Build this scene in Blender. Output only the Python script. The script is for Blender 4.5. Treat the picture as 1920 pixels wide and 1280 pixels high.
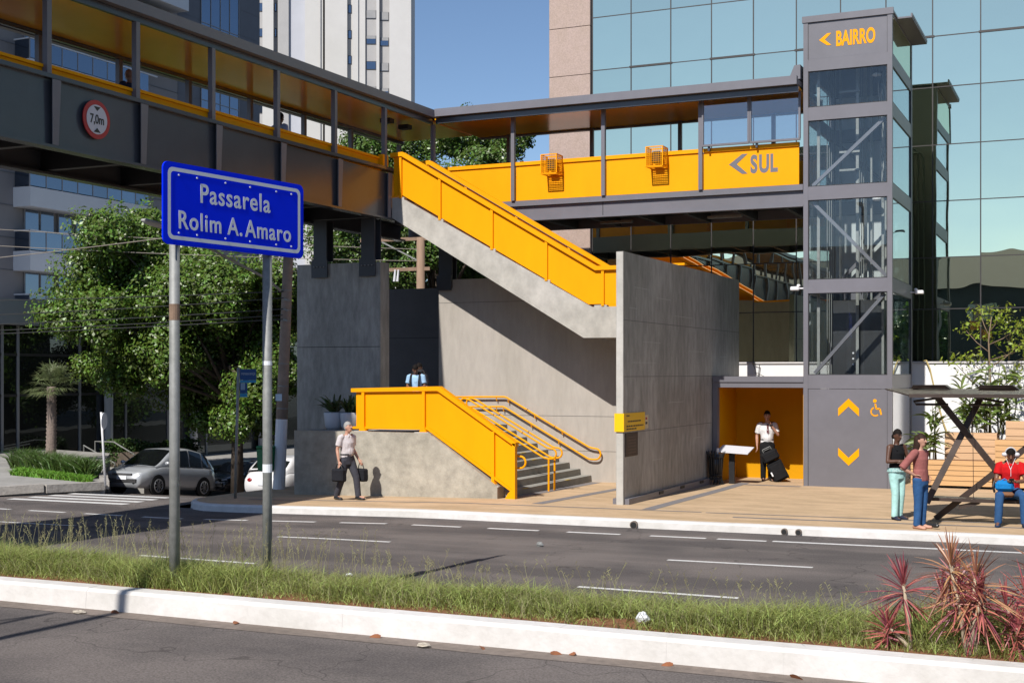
import bpy, bmesh, math, random
import numpy as np
from mathutils import Vector, Matrix
random.seed(7); np.random.seed(7)
S = bpy.context.scene
for o in list(bpy.data.objects): bpy.data.objects.remove(o)
C = S.collection
# ---------------------------------------------------------------- camera
TH = math.atan(1120 / 2473)
CAM = Vector((0, 0, 2.87))
cd = bpy.data.cameras.new('camera'); cam = bpy.data.objects.new('camera', cd); C.objects.link(cam)
cam.location = CAM; cam.rotation_euler = (math.pi / 2, 0, TH)
cd.sensor_width = 36; cd.lens = 2473 / 1920 * 36
cd.shift_y = (700 - 640) / 1920; cd.clip_start = .1; cd.clip_end = 3000
S.camera = cam
S.render.resolution_x = 1024; S.render.resolution_y = 682
# ---------------------------------------------------------------- world, sun, exposure
SUN_EL, SUN_AZ = 44.5, 4.2
w = bpy.data.worlds.new('World'); S.world = w; w.use_nodes = True
wn = w.node_tree.nodes; wl = w.node_tree.links
bgn = wn.get('Background') or wn.new('ShaderNodeBackground')
sky = wn.new('ShaderNodeTexSky'); sky.sky_type = 'NISHITA'; sky.sun_disc = False
sky.sun_elevation = math.radians(SUN_EL); sky.sun_rotation = math.radians(180 + SUN_AZ)
sky.air_density = .9; sky.dust_density = .5; sky.ozone_density = 3.0; sky.altitude = 700
wl.new(sky.outputs[0], bgn.inputs['Color']); bgn.inputs['Strength'].default_value = 0.1
sd = bpy.data.lights.new('sun', 'SUN'); sd.energy = 4.9; sd.angle = math.radians(.53); sd.color = (1.0, .955, .88)
so = bpy.data.objects.new('sun', sd); C.objects.link(so)
a_ = math.radians(SUN_AZ); e_ = math.radians(SUN_EL)
so.rotation_euler = Vector((math.sin(a_) * math.cos(e_), math.cos(a_) * math.cos(e_), -math.sin(e_))).to_track_quat('-Z', 'Y').to_euler()
so.location = (-20, -60, 60)
S.view_settings.view_transform = 'Standard'; S.view_settings.look = 'None'
S.view_settings.gamma = 1; S.view_settings.use_curve_mapping = False
S.view_settings.exposure = 0.25
S.cycles.max_bounces = 8; S.cycles.caustics_reflective = False; S.cycles.caustics_refractive = False; S.cycles.transparent_max_bounces = 12
# ---------------------------------------------------------------- materials
MATS = {}
def M(name, col, rough=.6, metal=0., nscale=0, namt=0., col2=None, stretch=(1, 1, 1), bump=0., bscale=None, spec=.5,
      coat=0., isl=0., dirt=0., trans=0.):
    """procedural material: base colour broken up by world-space noise"""
    if name in MATS: return MATS[name]
    m = bpy.data.materials.new(name); m.use_nodes = True; nt = m.node_tree; N = nt.nodes; L = nt.links
    b = N['Principled BSDF']; b.inputs['Base Color'].default_value = (*col, 1)
    b.inputs['Roughness'].default_value = rough; b.inputs['Metallic'].default_value = metal
    b.inputs['Specular IOR Level'].default_value = spec; b.inputs['Coat Weight'].default_value = coat
    geo = N.new('ShaderNodeNewGeometry'); out = None
    cur = None
    if nscale:
        mp = N.new('ShaderNodeMapping'); mp.inputs['Scale'].default_value = stretch
        L.new(geo.outputs['Position'], mp.inputs['Vector'])
        n1 = N.new('ShaderNodeTexNoise'); n1.inputs['Scale'].default_value = nscale; n1.inputs['Detail'].default_value = 8
        n1.inputs['Roughness'].default_value = .65; L.new(mp.outputs[0], n1.inputs['Vector'])
        r = N.new('ShaderNodeValToRGB'); c2 = col2 or tuple(c * (1 - namt) for c in col)
        r.color_ramp.elements[0].position = .32; r.color_ramp.elements[1].position = .68
        r.color_ramp.elements[0].color = (*c2, 1); r.color_ramp.elements[1].color = (*col, 1)
        L.new(n1.outputs['Fac'], r.inputs[0]); cur = r.outputs[0]
        if dirt:
            n2 = N.new('ShaderNodeTexNoise'); n2.inputs['Scale'].default_value = nscale * .13; n2.inputs['Detail'].default_value = 5
            L.new(mp.outputs[0], n2.inputs['Vector'])
            r2 = N.new('ShaderNodeValToRGB'); r2.color_ramp.elements[0].position = .35; r2.color_ramp.elements[1].position = .65
            d = 1 - dirt; r2.color_ramp.elements[0].color = (d, d, d * .97, 1); r2.color_ramp.elements[1].color = (1, 1, 1, 1)
            L.new(n2.outputs['Fac'], r2.inputs[0])
            mx = N.new('ShaderNodeMixRGB'); mx.blend_type = 'MULTIPLY'; mx.inputs[0].default_value = 1
            L.new(cur, mx.inputs[1]); L.new(r2.outputs[0], mx.inputs[2]); cur = mx.outputs[0]
    if isl:
        hs = N.new('ShaderNodeHueSaturation')
        mr = N.new('ShaderNodeMapRange'); mr.inputs[3].default_value = 1 - isl; mr.inputs[4].default_value = 1 + isl
        L.new(geo.outputs['Random Per Island'], mr.inputs[0]); L.new(mr.outputs[0], hs.inputs['Value'])
        mr2 = N.new('ShaderNodeMapRange'); mr2.inputs[3].default_value = .5 - isl * .06; mr2.inputs[4].default_value = .5 + isl * .05
        L.new(geo.outputs['Random Per Island'], mr2.inputs[0]); L.new(mr2.outputs[0], hs.inputs['Hue'])
        if cur: L.new(cur, hs.inputs['Color'])
        else: hs.inputs['Color'].default_value = (*col, 1)
        cur = hs.outputs[0]
    if cur: L.new(cur, b.inputs['Base Color'])
    if bump:
        nb = N.new('ShaderNodeTexNoise'); nb.inputs['Scale'].default_value = bscale or nscale * 3; nb.inputs['Detail'].default_value = 6
        L.new(geo.outputs['Position'], nb.inputs['Vector'])
        bp = N.new('ShaderNodeBump'); bp.inputs['Strength'].default_value = bump; bp.inputs['Distance'].default_value = .02
        L.new(nb.outputs['Fac'], bp.inputs['Height']); L.new(bp.outputs[0], b.inputs['Normal'])
    if trans:
        t = N.new('ShaderNodeBsdfTranslucent')
        if cur: L.new(cur, t.inputs[0])
        else: t.inputs[0].default_value = (*col, 1)
        ms = N.new('ShaderNodeMixShader'); ms.inputs[0].default_value = trans
        L.new(b.outputs[0], ms.inputs[1]); L.new(t.outputs[0], ms.inputs[2])
        L.new(ms.outputs[0], N['Material Output'].inputs[0])
    MATS[name] = m; return m
def glass_mirror(name, tint, base, fac, rough=.0):
    """coated facade glass: tinted mirror over a dark body, fresnel raised"""
    m = bpy.data.materials.new(name); m.use_nodes = True; N = m.node_tree.nodes; L = m.node_tree.links
    b = N['Principled BSDF']; b.inputs['Base Color'].default_value = (*base, 1); b.inputs['Roughness'].default_value = .2
    g = N.new('ShaderNodeBsdfGlossy'); g.inputs['Color'].default_value = (*tint, 1); g.inputs['Roughness'].default_value = rough
    geo = N.new('ShaderNodeNewGeometry')
    nb = N.new('ShaderNodeTexNoise'); nb.inputs['Scale'].default_value = .9; nb.inputs['Detail'].default_value = 1
    L.new(geo.outputs['Position'], nb.inputs['Vector'])
    bp = N.new('ShaderNodeBump'); bp.inputs['Strength'].default_value = .06; bp.inputs['Distance'].default_value = .05
    L.new(nb.outputs['Fac'], bp.inputs['Height']); L.new(bp.outputs[0], g.inputs['Normal'])
    oi = N.new('ShaderNodeObjectInfo'); mr = N.new('ShaderNodeMapRange'); mr.inputs[3].default_value = fac - .10; mr.inputs[4].default_value = fac
    mx = N.new('ShaderNodeMixShader'); L.new(oi.outputs['Random'], mr.inputs[0]); L.new(mr.outputs[0], mx.inputs[0])
    L.new(b.outputs[0], mx.inputs[1]); L.new(g.outputs[0], mx.inputs[2]); L.new(mx.outputs[0], N['Material Output'].inputs[0])
    MATS[name] = m; return m
def glass_clear(name, tint, fac):
    m = bpy.data.materials.new(name); m.use_nodes = True; N = m.node_tree.nodes; L = m.node_tree.links
    t = N.new('ShaderNodeBsdfTransparent'); t.inputs[0].default_value = (*tint, 1)
    g = N.new('ShaderNodeBsdfGlossy'); g.inputs['Roughness'].default_value = .01; g.inputs['Color'].default_value = (.9, .95, .97, 1)
    fr = N.new('ShaderNodeFresnel'); gb_ = N.new('ShaderNodeNewGeometry'); im = N.new('ShaderNodeMapRange')
    im.inputs[3].default_value = 1.5; im.inputs[4].default_value = .6667; L.new(gb_.outputs['Backfacing'], im.inputs[0]); L.new(im.outputs[0], fr.inputs[0])
    ad = N.new('ShaderNodeMath'); ad.operation = 'ADD'; ad.inputs[1].default_value = fac; L.new(fr.outputs[0], ad.inputs[0])
    mx = N.new('ShaderNodeMixShader'); L.new(ad.outputs[0], mx.inputs[0])
    L.new(t.outputs[0], mx.inputs[1]); L.new(g.outputs[0], mx.inputs[2]); L.new(mx.outputs[0], N['Material Output'].inputs[0])
    MATS[name] = m; return m
YEL = M('yellow_paint', (.90, .36, .0), .5, nscale=2.2, namt=.07, dirt=.05, stretch=(1, 1, .35), spec=.15)
YELC = M('yellow_ceiling_paint', (.85, .36, .004), .16, nscale=.8, namt=.12, spec=.6, bump=.12, bscale=1.3)
GRY = M('grey_steel_paint', (.165, .16, .185), .42, nscale=2.5, namt=.10, dirt=.12, spec=.5)
GRYD = M('dark_grey_girder_paint', (.075, .078, .092), .22, nscale=1.1, namt=.18, dirt=.15, spec=.6, bump=.10, bscale=.9)
CONC = M('pale_concrete', (.55, .52, .485), .85, nscale=3.2, namt=.30, dirt=.15, stretch=(1, 1, .8), bump=.25, bscale=40)  # pale mottled concrete of the upper stair and foot pads
CONCS = M('streaked_concrete', (.42, .40, .365), .55, nscale=6.5, namt=.42, dirt=.34, stretch=(1.0, 1.0, .30), bump=.25, bscale=30, spec=.6)
CONCW = M('smooth_wall_concrete', (.435, .395, .36), .8, nscale=5.0, namt=.15, dirt=.13, stretch=(1.5, 1.5, .35), bump=.12, bscale=40)
CONCP = M('plinth_concrete', (.47, .43, .36), .85, nscale=4.5, namt=.36, dirt=.25, bump=.3, bscale=30)
STEPM = M('stair_tread_concrete', (.30, .295, .27), .85, nscale=5, namt=.2, bump=.2, bscale=60)
ASPH = M('asphalt', (.225, .198, .188), .9, nscale=48, namt=.6, dirt=.0, bump=.5, bscale=160, spec=.25)
def lane_wear(m):
    # tyre-polished and oil-darkened strips run along the lanes, with patches
    N = m.node_tree.nodes; L = m.node_tree.links; b = N['Principled BSDF']; src = b.inputs['Base Color'].links[0].from_socket
    geo = N.new('ShaderNodeNewGeometry'); mp = N.new('ShaderNodeMapping'); mp.inputs['Scale'].default_value = (.05, .85, 1); L.new(geo.outputs['Position'], mp.inputs['Vector'])
    n = N.new('ShaderNodeTexNoise'); n.inputs['Scale'].default_value = 1.3; n.inputs['Detail'].default_value = 6; L.new(mp.outputs[0], n.inputs['Vector'])
    n2 = N.new('ShaderNodeTexNoise'); n2.inputs['Scale'].default_value = .7; n2.inputs['Detail'].default_value = 7; L.new(geo.outputs['Position'], n2.inputs['Vector'])
    ad = N.new('ShaderNodeMath'); ad.operation = 'ADD'; L.new(n.outputs['Fac'], ad.inputs[0]); L.new(n2.outputs['Fac'], ad.inputs[1])
    r = N.new('ShaderNodeValToRGB'); r.color_ramp.elements[0].position = .42; r.color_ramp.elements[1].position = .60
    ml = N.new('ShaderNodeMath'); ml.operation = 'MULTIPLY'; ml.inputs[1].default_value = .5; L.new(ad.outputs[0], ml.inputs[0]); L.new(ml.outputs[0], r.inputs[0])
    vo = N.new('ShaderNodeTexVoronoi'); vo.feature = 'DISTANCE_TO_EDGE'; vo.inputs['Scale'].default_value = .33; mp2 = N.new('ShaderNodeMapping'); nw = N.new('ShaderNodeTexNoise'); nw.inputs['Scale'].default_value = 1.6
    vm = N.new('ShaderNodeVectorMath'); vm.operation = 'ADD'; L.new(geo.outputs['Position'], nw.inputs['Vector']); L.new(geo.outputs['Position'], vm.inputs[0]); L.new(nw.outputs['Color'], vm.inputs[1]); L.new(vm.outputs[0], vo.inputs['Vector'])
    cr = N.new('ShaderNodeMapRange'); cr.inputs[1].default_value = .001; cr.inputs[2].default_value = .006; cr.inputs[3].default_value = .62; cr.inputs[4].default_value = 1; L.new(vo.outputs['Distance'], cr.inputs[0])
    mc = N.new('ShaderNodeMixRGB'); mc.blend_type = 'MULTIPLY'; mc.inputs[0].default_value = 1; L.new(src, mc.inputs[1]); L.new(cr.outputs[0], mc.inputs[2]); src = mc.outputs[0]
    r.color_ramp.elements[0].color = (.60, .60, .615, 1); r.color_ramp.elements[1].color = (1.04, 1.02, 1.0, 1)
    mx = N.new('ShaderNodeMixRGB'); mx.blend_type = 'MULTIPLY'; mx.inputs[0].default_value = 1; L.new(src, mx.inputs[1]); L.new(r.outputs[0], mx.inputs[2]); L.new(mx.outputs[0], b.inputs['Base Color'])
lane_wear(ASPH)
TAN = M('tan_paving', (.58, .41, .255), .88, nscale=9, col2=(.48, .335, .205), stretch=(.8, 1.7, 1), dirt=.22, bump=.2, bscale=70)
BAND = M('grey_paving_band', (.21, .195, .20), .8, nscale=14, namt=.25)
WHITE = M('white_kerb_paint', (.70, .675, .665), .85, nscale=5.5, col2=(.60, .575, .56), dirt=.16, bump=.3, bscale=14, spec=.3)
LINE = M('road_paint', (.72, .71, .70), .7, nscale=16, col2=(.50, .49, .48))
GUT = M('gutter_concrete', (.255, .205, .175), .85, nscale=12, namt=.35, dirt=.25, bump=.3, bscale=60)
SOIL = M('red_soil', (.24, .105, .045), .95, nscale=9, namt=.45, bump=.4, bscale=40)
WPLAS = M('white_render', (.80, .79, .80), .85, nscale=1.5, namt=.05, dirt=.06)
BLACK = M('black_metal', (.018, .018, .02), .4, nscale=6, namt=.2)
DARKG = M('dark_gap', (.012, .012, .013), .6, nscale=4, namt=.2)
ZINC = M('galvanised_steel', (.30, .305, .30), .62, metal=.25, nscale=14, namt=.25, dirt=.2, bump=.05, bscale=60)
RUST = M('weathered_dark_steel', (.08, .055, .046), .5, metal=.2, nscale=7, namt=.35, dirt=.2)
WOODA = M('planter_wood', (.62, .37, .17), .6, nscale=5, namt=.22, stretch=(.35, 1, 9), bump=.1)
WOODB = M('planter_wood_pale', (.66, .42, .24), .6, nscale=5, namt=.2, stretch=(.35, 1, 9), bump=.1)
GLM = glass_mirror('teal_mirror_glass', (.86, .915, .70), (.006, .016, .016), .92)
GLD = glass_mirror('dark_lobby_glass', (.30, .34, .36), (.006, .007, .008), .30)
GLB = glass_mirror('blue_window_glass', (.36, .46, .60), (.012, .017, .028), .42)
GLC = glass_clear('clear_lift_glass', (.97, .99, .99), .01)
GLS = glass_clear('lift_side_glass', (.78, .90, .88), .26)
GLP = glass_clear('bridge_screen_glass', (.78, .80, .88), .10)
PINK = M('pink_granite', (.46, .345, .30), .75, nscale=26, namt=.28, dirt=.06)
LEAF = M('ficus_leaf', (.105, .172, .024), .38, isl=.55, trans=.28, spec=.5)
LEAFB = M('ficus_leaf_dark', (.085, .145, .024), .38, isl=.5, trans=.25, spec=.5)
BARK = M('bark', (.11, .085, .065), .9, nscale=8, namt=.4, bump=.5, bscale=20)
SKIN_L = M('light_skin', (.50, .27, .19), .5, nscale=9, namt=.08)
SKIN_D = M('dark_skin', (.10, .045, .028), .45, nscale=9, namt=.1)
SKIN_M = M('brown_skin', (.19, .09, .055), .45, nscale=9, namt=.1)
# ---------------------------------------------------------------- mesh helpers
def wloc(p):
    v = Vector((0, 0, 0))
    while p is not None: v += p.location; p = p.parent
    return v
class MB:
    """collects shapes, builds ONE mesh object"""
    def __init__(s): s.v = []; s.f = []
    def add(s, vs, fs):
        n = len(s.v); s.v += [tuple(v) for v in vs]; s.f += [tuple(i + n for i in f) for f in fs]; return s
    def box(s, x0, x1, y0, y1, z0, z1):
        vs = [(x, y, z) for z in (z0, z1) for y in (y0, y1) for x in (x0, x1)]
        return s.add(vs, [(0, 2, 3, 1), (4, 5, 7, 6), (0, 1, 5, 4), (2, 6, 7, 3), (0, 4, 6, 2), (1, 3, 7, 5)])
    def bevbox(s, x0, x1, y0, y1, z0, z1, b=.01):
        """box with chamfered edges"""
        bm = bmesh.new(); bmesh.ops.create_cube(bm, size=1)
        for v in bm.verts: v.co = Vector(((x0 + x1) / 2 + v.co.x * (x1 - x0), (y0 + y1) / 2 + v.co.y * (y1 - y0), (z0 + z1) / 2 + v.co.z * (z1 - z0)))
        bmesh.ops.bevel(bm, geom=list(bm.edges), offset=b, segments=1, affect='EDGES')
        bm.verts.ensure_lookup_table(); bm.verts.index_update()
        s.add([v.co for v in bm.verts], [[v.index for v in f.verts] for f in bm.faces]); bm.free(); return s
    def prism(s, pts, d):
        """polygon (list of 3d points) extruded by vector d"""
        n = len(pts); d = Vector(d); a = [Vector(p) for p in pts]; vs = a + [p + d for p in a]
        return s.add(vs, [tuple(range(n))[::-1], tuple(range(n, 2 * n))] + [(i, (i + 1) % n, n + (i + 1) % n, n + i) for i in range(n)])
    def prxz(s, pts, y0, y1): return s.prism([(x, y0, z) for x, z in pts], (0, y1 - y0, 0))
    def pryz(s, pts, x0, x1): return s.prism([(x0, y, z) for y, z in pts], (x1 - x0, 0, 0))
    def bar(s, a, b, w, h, up=(0, 0, 1)):
        a = Vector(a); b = Vector(b); d = (b - a).normalized(); u = Vector(up)
        r = d.cross(u)
        if r.length < 1e-4: r = d.cross(Vector((1, 0, 0)))
        r.normalize(); u = r.cross(d).normalized()
        vs = [p + r * (sx * w / 2) + u * (sz * h / 2) for p in (a, b) for sx, sz in ((-1, -1), (1, -1), (1, 1), (-1, 1))]
        return s.add(vs, [(0, 1, 2, 3), (7, 6, 5, 4), (0, 4, 5, 1), (1, 5, 6, 2), (2, 6, 7, 3), (3, 7, 4, 0)])
    def tube(s, pts, rad, n=10, caps=True, round_=False):
        pts = [Vector(p) for p in pts]; k = len(pts)
        rs = list(rad) if hasattr(rad, '__len__') else [rad] * k
        if round_:
            d0 = (pts[0] - pts[1]).normalized(); d1 = (pts[-1] - pts[-2]).normalized()
            P = []; Rr = []
            for c, sn in ((.94, .34), (.64, .77)): P.append(pts[0] + d0 * rs[0] * c); Rr.append(rs[0] * sn)
            P += pts; Rr += rs
            for c, sn in ((.64, .77), (.94, .34)): P.append(pts[-1] + d1 * rs[-1] * c); Rr.append(rs[-1] * sn)
            pts, rs, k = P, Rr, len(P)
        ref = None; vs = []
        for i, p in enumerate(pts):
            t = (pts[min(i + 1, k - 1)] - pts[max(i - 1, 0)]).normalized()
            if ref is None:
                ref = t.cross(Vector((0, 0, 1)))
                if ref.length < .05: ref = t.cross(Vector((1, 0, 0)))
            ref = (ref - t * ref.dot(t)).normalized(); w_ = t.cross(ref)
            for j in range(n):
                an = 2 * math.pi * j / n; vs.append(p + (ref * math.cos(an) + w_ * math.sin(an)) * rs[i])
        fs = [(i * n + j, i * n + (j + 1) % n, (i + 1) * n + (j + 1) % n, (i + 1) * n + j) for i in range(k - 1) for j in range(n)]
        if caps: fs += [tuple(range(n))[::-1], tuple(range((k - 1) * n, k * n))]
        return s.add(vs, fs)
    def loft(s, rings, n=14):
        """rings: (centre, u, v, ru, rv)"""
        vs = []
        for c, u, v, ru, rv in rings:
            c, u, v = Vector(c), Vector(u), Vector(v)
            for j in range(n):
                an = 2 * math.pi * j / n; vs.append(c + u * ru * math.cos(an) + v * rv * math.sin(an))
        k = len(rings)
        fs = [(i * n + j, i * n + (j + 1) % n, (i + 1) * n + (j + 1) % n, (i + 1) * n + j) for i in range(k - 1) for j in range(n)]
        fs += [tuple(range(n))[::-1], tuple(range((k - 1) * n, k * n))]
        return s.add(vs, fs)
    def ell(s, c, rx, ry, rz, nu=12, nv=8, rot=None, zmin=-2, zmax=2):
        c = Vector(c); vs = []; fs = []
        for i in range(nv + 1):
            ph = -math.pi / 2 + math.pi * i / nv
            for j in range(nu):
                an = 2 * math.pi * j / nu
                p = Vector((rx * math.cos(ph) * math.cos(an), ry * math.cos(ph) * math.sin(an), rz * math.sin(ph)))
                if rot: p = rot @ p
                vs.append(c + p)
        fs = [(i * nu + j, i * nu + (j + 1) % nu, (i + 1) * nu + (j + 1) % nu, (i + 1) * nu + j) for i in range(nv) for j in range(nu)]
        return s.add(vs, fs)
    def mesh(s, name, off=None):
        me = bpy.data.meshes.new(name)
        vs = s.v if off is None else [(v[0] - off.x, v[1] - off.y, v[2] - off.z) for v in s.v]
        me.from_pydata(vs, [], s.f); me.update(); return me
    def build(s, name, mat, parent=None, world=True, smooth=False, fix=True):
        me = s.mesh(name, wloc(parent) if (parent is not None and world) else None)
        if fix:
            bm = bmesh.new(); bm.from_mesh(me); bmesh.ops.recalc_face_normals(bm, faces=list(bm.faces)); bm.to_mesh(me); bm.free()
        return link(name, me, mat, parent, smooth)
def link(name, me, mat, parent=None, smooth=False):
    if mat is not None and not me.materials: me.materials.append(mat)
    if smooth:
        me.polygons.foreach_set('use_smooth', [True] * len(me.polygons))
    o = bpy.data.objects.new(name, me); C.objects.link(o)
    if parent is not None: o.parent = parent
    return o
def tag(o, label=None, cat=None, group=None, kind=None):
    if label: o['label'] = label
    if cat: o['category'] = cat
    if group: o['group'] = group
    if kind: o['kind'] = kind
    return o
def T(name, label, cat, loc=(0, 0, 0), rz=0, group=None, kind=None):
    o = bpy.data.objects.new(name, None); C.objects.link(o); o.location = loc; o.rotation_euler = (0, 0, rz); o.empty_display_size = .2
    return tag(o, label, cat, group, kind)
def struct(name, loc=(0, 0, 0)):
    o = bpy.data.objects.new(name, None); C.objects.link(o); o.location = loc; o.empty_display_size = .2
    o['kind'] = 'structure'; return o
def npmesh(name, V, F):
    """numpy verts (n,3), faces (m,k) -> mesh"""
    me = bpy.data.meshes.new(name); V = np.asarray(V, np.float32); F = np.asarray(F, np.int32); k = F.shape[1]
    me.vertices.add(len(V)); me.vertices.foreach_set('co', V.ravel())
    me.loops.add(F.size); me.loops.foreach_set('vertex_index', F.ravel())
    me.polygons.add(len(F)); me.polygons.foreach_set('loop_start', np.arange(0, F.size, k, dtype=np.int32))
    me.polygons.foreach_set('loop_total', np.full(len(F), k, np.int32)); me.update(calc_edges=True); return me
PEND = []   # (temp object, callback(mesh)) evaluated together at the end
def text(name, body, size, mtx, mat, parent, bold=.0, xs=1., depth=.003, align='CENTER', space=1.0):
    cu = bpy.data.curves.new(name, 'FONT'); cu.body = body; cu.size = size; cu.align_x = align; cu.align_y = 'BOTTOM_BASELINE'
    cu.offset = bold; cu.extrude = depth; cu.space_character = space; cu.resolution_u = 6
    ob = bpy.data.objects.new('temp_' + name, cu); C.objects.link(ob)
    def cb(me):
        me.transform(Matrix.Diagonal((xs, 1, 1, 1))); me.transform(mtx)
        off = wloc(parent); me.transform(Matrix.Translation(-off)); me.materials.clear(); link(name, me, mat, parent)
    PEND.append((ob, cb))
def flush():
    dg = bpy.context.evaluated_depsgraph_get(); dg.update()
    out = [(ob, cb, bpy.data.meshes.new_from_object(ob.evaluated_get(dg))) for ob, cb in PEND]
    for ob, cb, me in out:
        bpy.data.objects.remove(ob); cb(me)
    PEND.clear()
def front(x, y, z):      # lettering on a surface that faces -Y
    return Matrix.Translation((x, y, z)) @ Matrix.Rotation(math.pi / 2, 4, 'X')
def east(x, y, z, da=0):        # lettering on a surface that faces +X, reading along +Y
    return Matrix.Translation((x, y, z)) @ Matrix.Rotation(math.pi / 2 + da, 4, 'Z') @ Matrix.Rotation(math.pi / 2, 4, 'X')
def copy_tree(o, parent=None, loc=None, rz=None):
    c = o.copy(); C.objects.link(c); c.parent = parent
    if loc is not None: c.location = loc
    if rz is not None: c.rotation_euler = (0, 0, rz)
    for ch in list(o.children): copy_tree(ch, c)
    return c
def sm(a, b, t):
    t = min(1, max(0, (t - a) / (b - a))); return t * t * (3 - 2 * t)
def gz(x, y):            # gentle fall of the pavement to the left and to the back; the side street drops away
    z = -sm(17, 22, y) * min(.1, max(0, (-12.5 - x) * .02)) - .05 * sm(24, 32, y)
    if x < -18.95: z -= max(0, y - 25.4) * .105 * sm(-18.95, -19.6, x) if x > -19.6 else max(0, y - 25.4) * .105
    return z
# ================================================================ setting: ground, roads, pavements
def sheet(name, xs, ys, zf, mat, y0f=None, parent=None):
    vs = []; fs = []; nx = len(xs)
    for j, y in enumerate(ys):
        for x in xs:
            yy = y
            if y0f is not None: yy = max(y, y0f(x))
            vs.append((x, yy, zf(x, yy)))
    for j in range(len(ys) - 1):
        for i in range(nx - 1):
            q = (j * nx + i, j * nx + i + 1, (j + 1) * nx + i + 1, (j + 1) * nx + i)
            if (Vector(vs[q[0]]) - Vector(vs[q[3]])).length + (Vector(vs[q[1]]) - Vector(vs[q[2]])).length > 1e-5: fs.append(q)
    b = MB(); b.add(vs, fs); o = b.build(name, mat, parent, fix=False)
    if parent is None: o['kind'] = 'structure'
    return o
fr = lambda a, b, n: [a + (b - a) * i / n for i in range(n + 1)]
GROUND = M('distant_ground', (.13, .12, .105), .95, nscale=.4, namt=.3)
def gfar(x, y):
    z = -.25
    if x < -18.95 and y > 25: z -= min(9, (y - 25) * .12)
    return z
sheet('ground', [-1500, -300, -90, -60, -45, -30, -24, -20, -19.0, -18.9, 0, 40, 300, 1500], [-1500, -200, -40, 0, 20, 25, 26, 30, 40, 60, 90, 130, 300, 1500],
      lambda x, y: -11 if (abs(x) > 200 or y > 120) else gfar(x, y), GROUND)
# avenue: two carriageways in one sheet
avenue = sheet('avenue', [-120, -60, -40, -30, -24] + fr(-21, -11, 10) + [-5, 5, 20, 60], [11.6, 14, 16, 17] + fr(18, 23.6, 7), lambda x, y: gz(x, y), ASPH)
NZ = .287      # the near carriageway lies a little higher than the far one
sheet('near_carriageway', [-120, -40, -20, 0, 20, 60], [-9, 0, 5, 11.45], lambda x, y: NZ, ASPH)
def side_z(x, y): return gz(min(x, -19.7), y) + .004
sheet('side_street', [-75, -60, -40, -34, -30, -26, -22, -20, -19.05], fr(23.5, 29, 11) + [32, 36, 40, 50, 62, 80], side_z, ASPH)
# far pavement with rounded corner
def kerb_y(x):
    y = 23.38 + (.043 * (x + 10.1) if x > -10.1 else 0)
    if x < -17.5: y += 1.35 - math.sqrt(max(0, 1.35 ** 2 - (-17.5 - x) ** 2))
    return y
pz = lambda x, y: .15 + gz(max(x, -18.9), y)
pxs = [-18.85, -18.8, -18.7, -18.5, -18.2, -17.9, -17.5] + fr(-17, -10, 14) + fr(-9.5, 14, 24)
pave = sheet('far_pavement', pxs, [23.3, 23.6, 24, 24.5, 25, 26, 27, 28, 29, 30, 31, 32, 33, 35, 37.2], pz, TAN, kerb_y)
# the pavement's visible left edge on the side street
b = MB(); pts = [(-18.85, y) for y in fr(24.7, 37, 8)]
for (x0, y0), (x1, y1) in zip(pts, pts[1:]):
    b.add([(x0, y0, pz(x0, y0) - 3), (x1, y1, pz(x1, y1) - 3), (x1, y1, pz(x1, y1)), (x0, y0, pz(x0, y0))], [(0, 1, 2, 3)])
b.build('pavement_edge', WHITE, pave)
def band(x0, y0, x1, y1, w_, n=8):
    b = MB(); d = Vector((x1 - x0, y1 - y0)); r = Vector((-d.y, d.x)).normalized() * w_ / 2; vs = []
    for i in range(n + 1):
        p = Vector((x0, y0)) + d * i / n
        for s_ in (-1, 1):
            q = p + r * s_; vs.append((q.x, q.y, pz(q.x, q.y) + .004))
    b.add(vs, [(2 * i, 2 * i + 2, 2 * i + 3, 2 * i + 1) for i in range(n)]); b.build('paving_band', BAND, pave, fix=False)
band(-8.42, 25.2, -8.42, 32.9, .26); band(-10.9, 25.35, -10.62, 31.4, .26); band(-17.6, 24.55, -7.3, 25.14, .10, 14)
band(-7.2, 25.1, 8, 26.3, .09); band(-6.5, 24.5, 8, 25.6, .13); band(-12.0, 26.6, -11.9, 31.5, .28); band(-6.9, 32.35, -8.3, 32.4, .2)
# kerbstones
def kerb_run(parent, xs, yf, zf, w_, h, name='kerbstone', slant=.03, rnd=.0015):
    for x0, x1 in zip(xs, xs[1:]):
        g = .0003; vs = []; jz = random.uniform(-rnd, rnd); jy = random.uniform(-rnd, rnd) * .7
        for x in (x0 + g, x1 - g):
            y = yf(x) + jy; zt = zf(x, y) + jz
            vs += [(x, y - w_ - slant, zt - h - .06), (x, y - w_ - slant * .4, zt - .035), (x, y - w_ + .02, zt), (x, y, zt + .003), (x, y, zt - h - .06)]
        b = MB(); b.add(vs, [(0, 1, 6, 5), (1, 2, 7, 6), (2, 3, 8, 7), (3, 4, 9, 8), (4, 3, 2, 1, 0), (5, 6, 7, 8, 9)])
        b.build(name, WHITE, parent)
fk = struct('far_kerb', (-10, 23.3, 0))
xs = [-18.84, -18.74, -18.55, -18.25, -17.85, -17.4]; x = -17.4
while x < 13: x += random.uniform(.85, 1.15); xs.append(x)
kerb_run(fk, xs, kerb_y, lambda x, y: pz(x, y) + .002, .16, .16)
nk = struct('median_kerb', (-6, 11.4, .3)); xs = [-20.]
while xs[-1] < 9: xs.append(xs[-1] + random.uniform(.95, 1.2))
kerb_run(nk, xs, lambda x: 11.52, lambda x, y: .512, .216, .235, slant=.045)
bk = struct('median_back_kerb', (-6, 13.5, 0))
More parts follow.
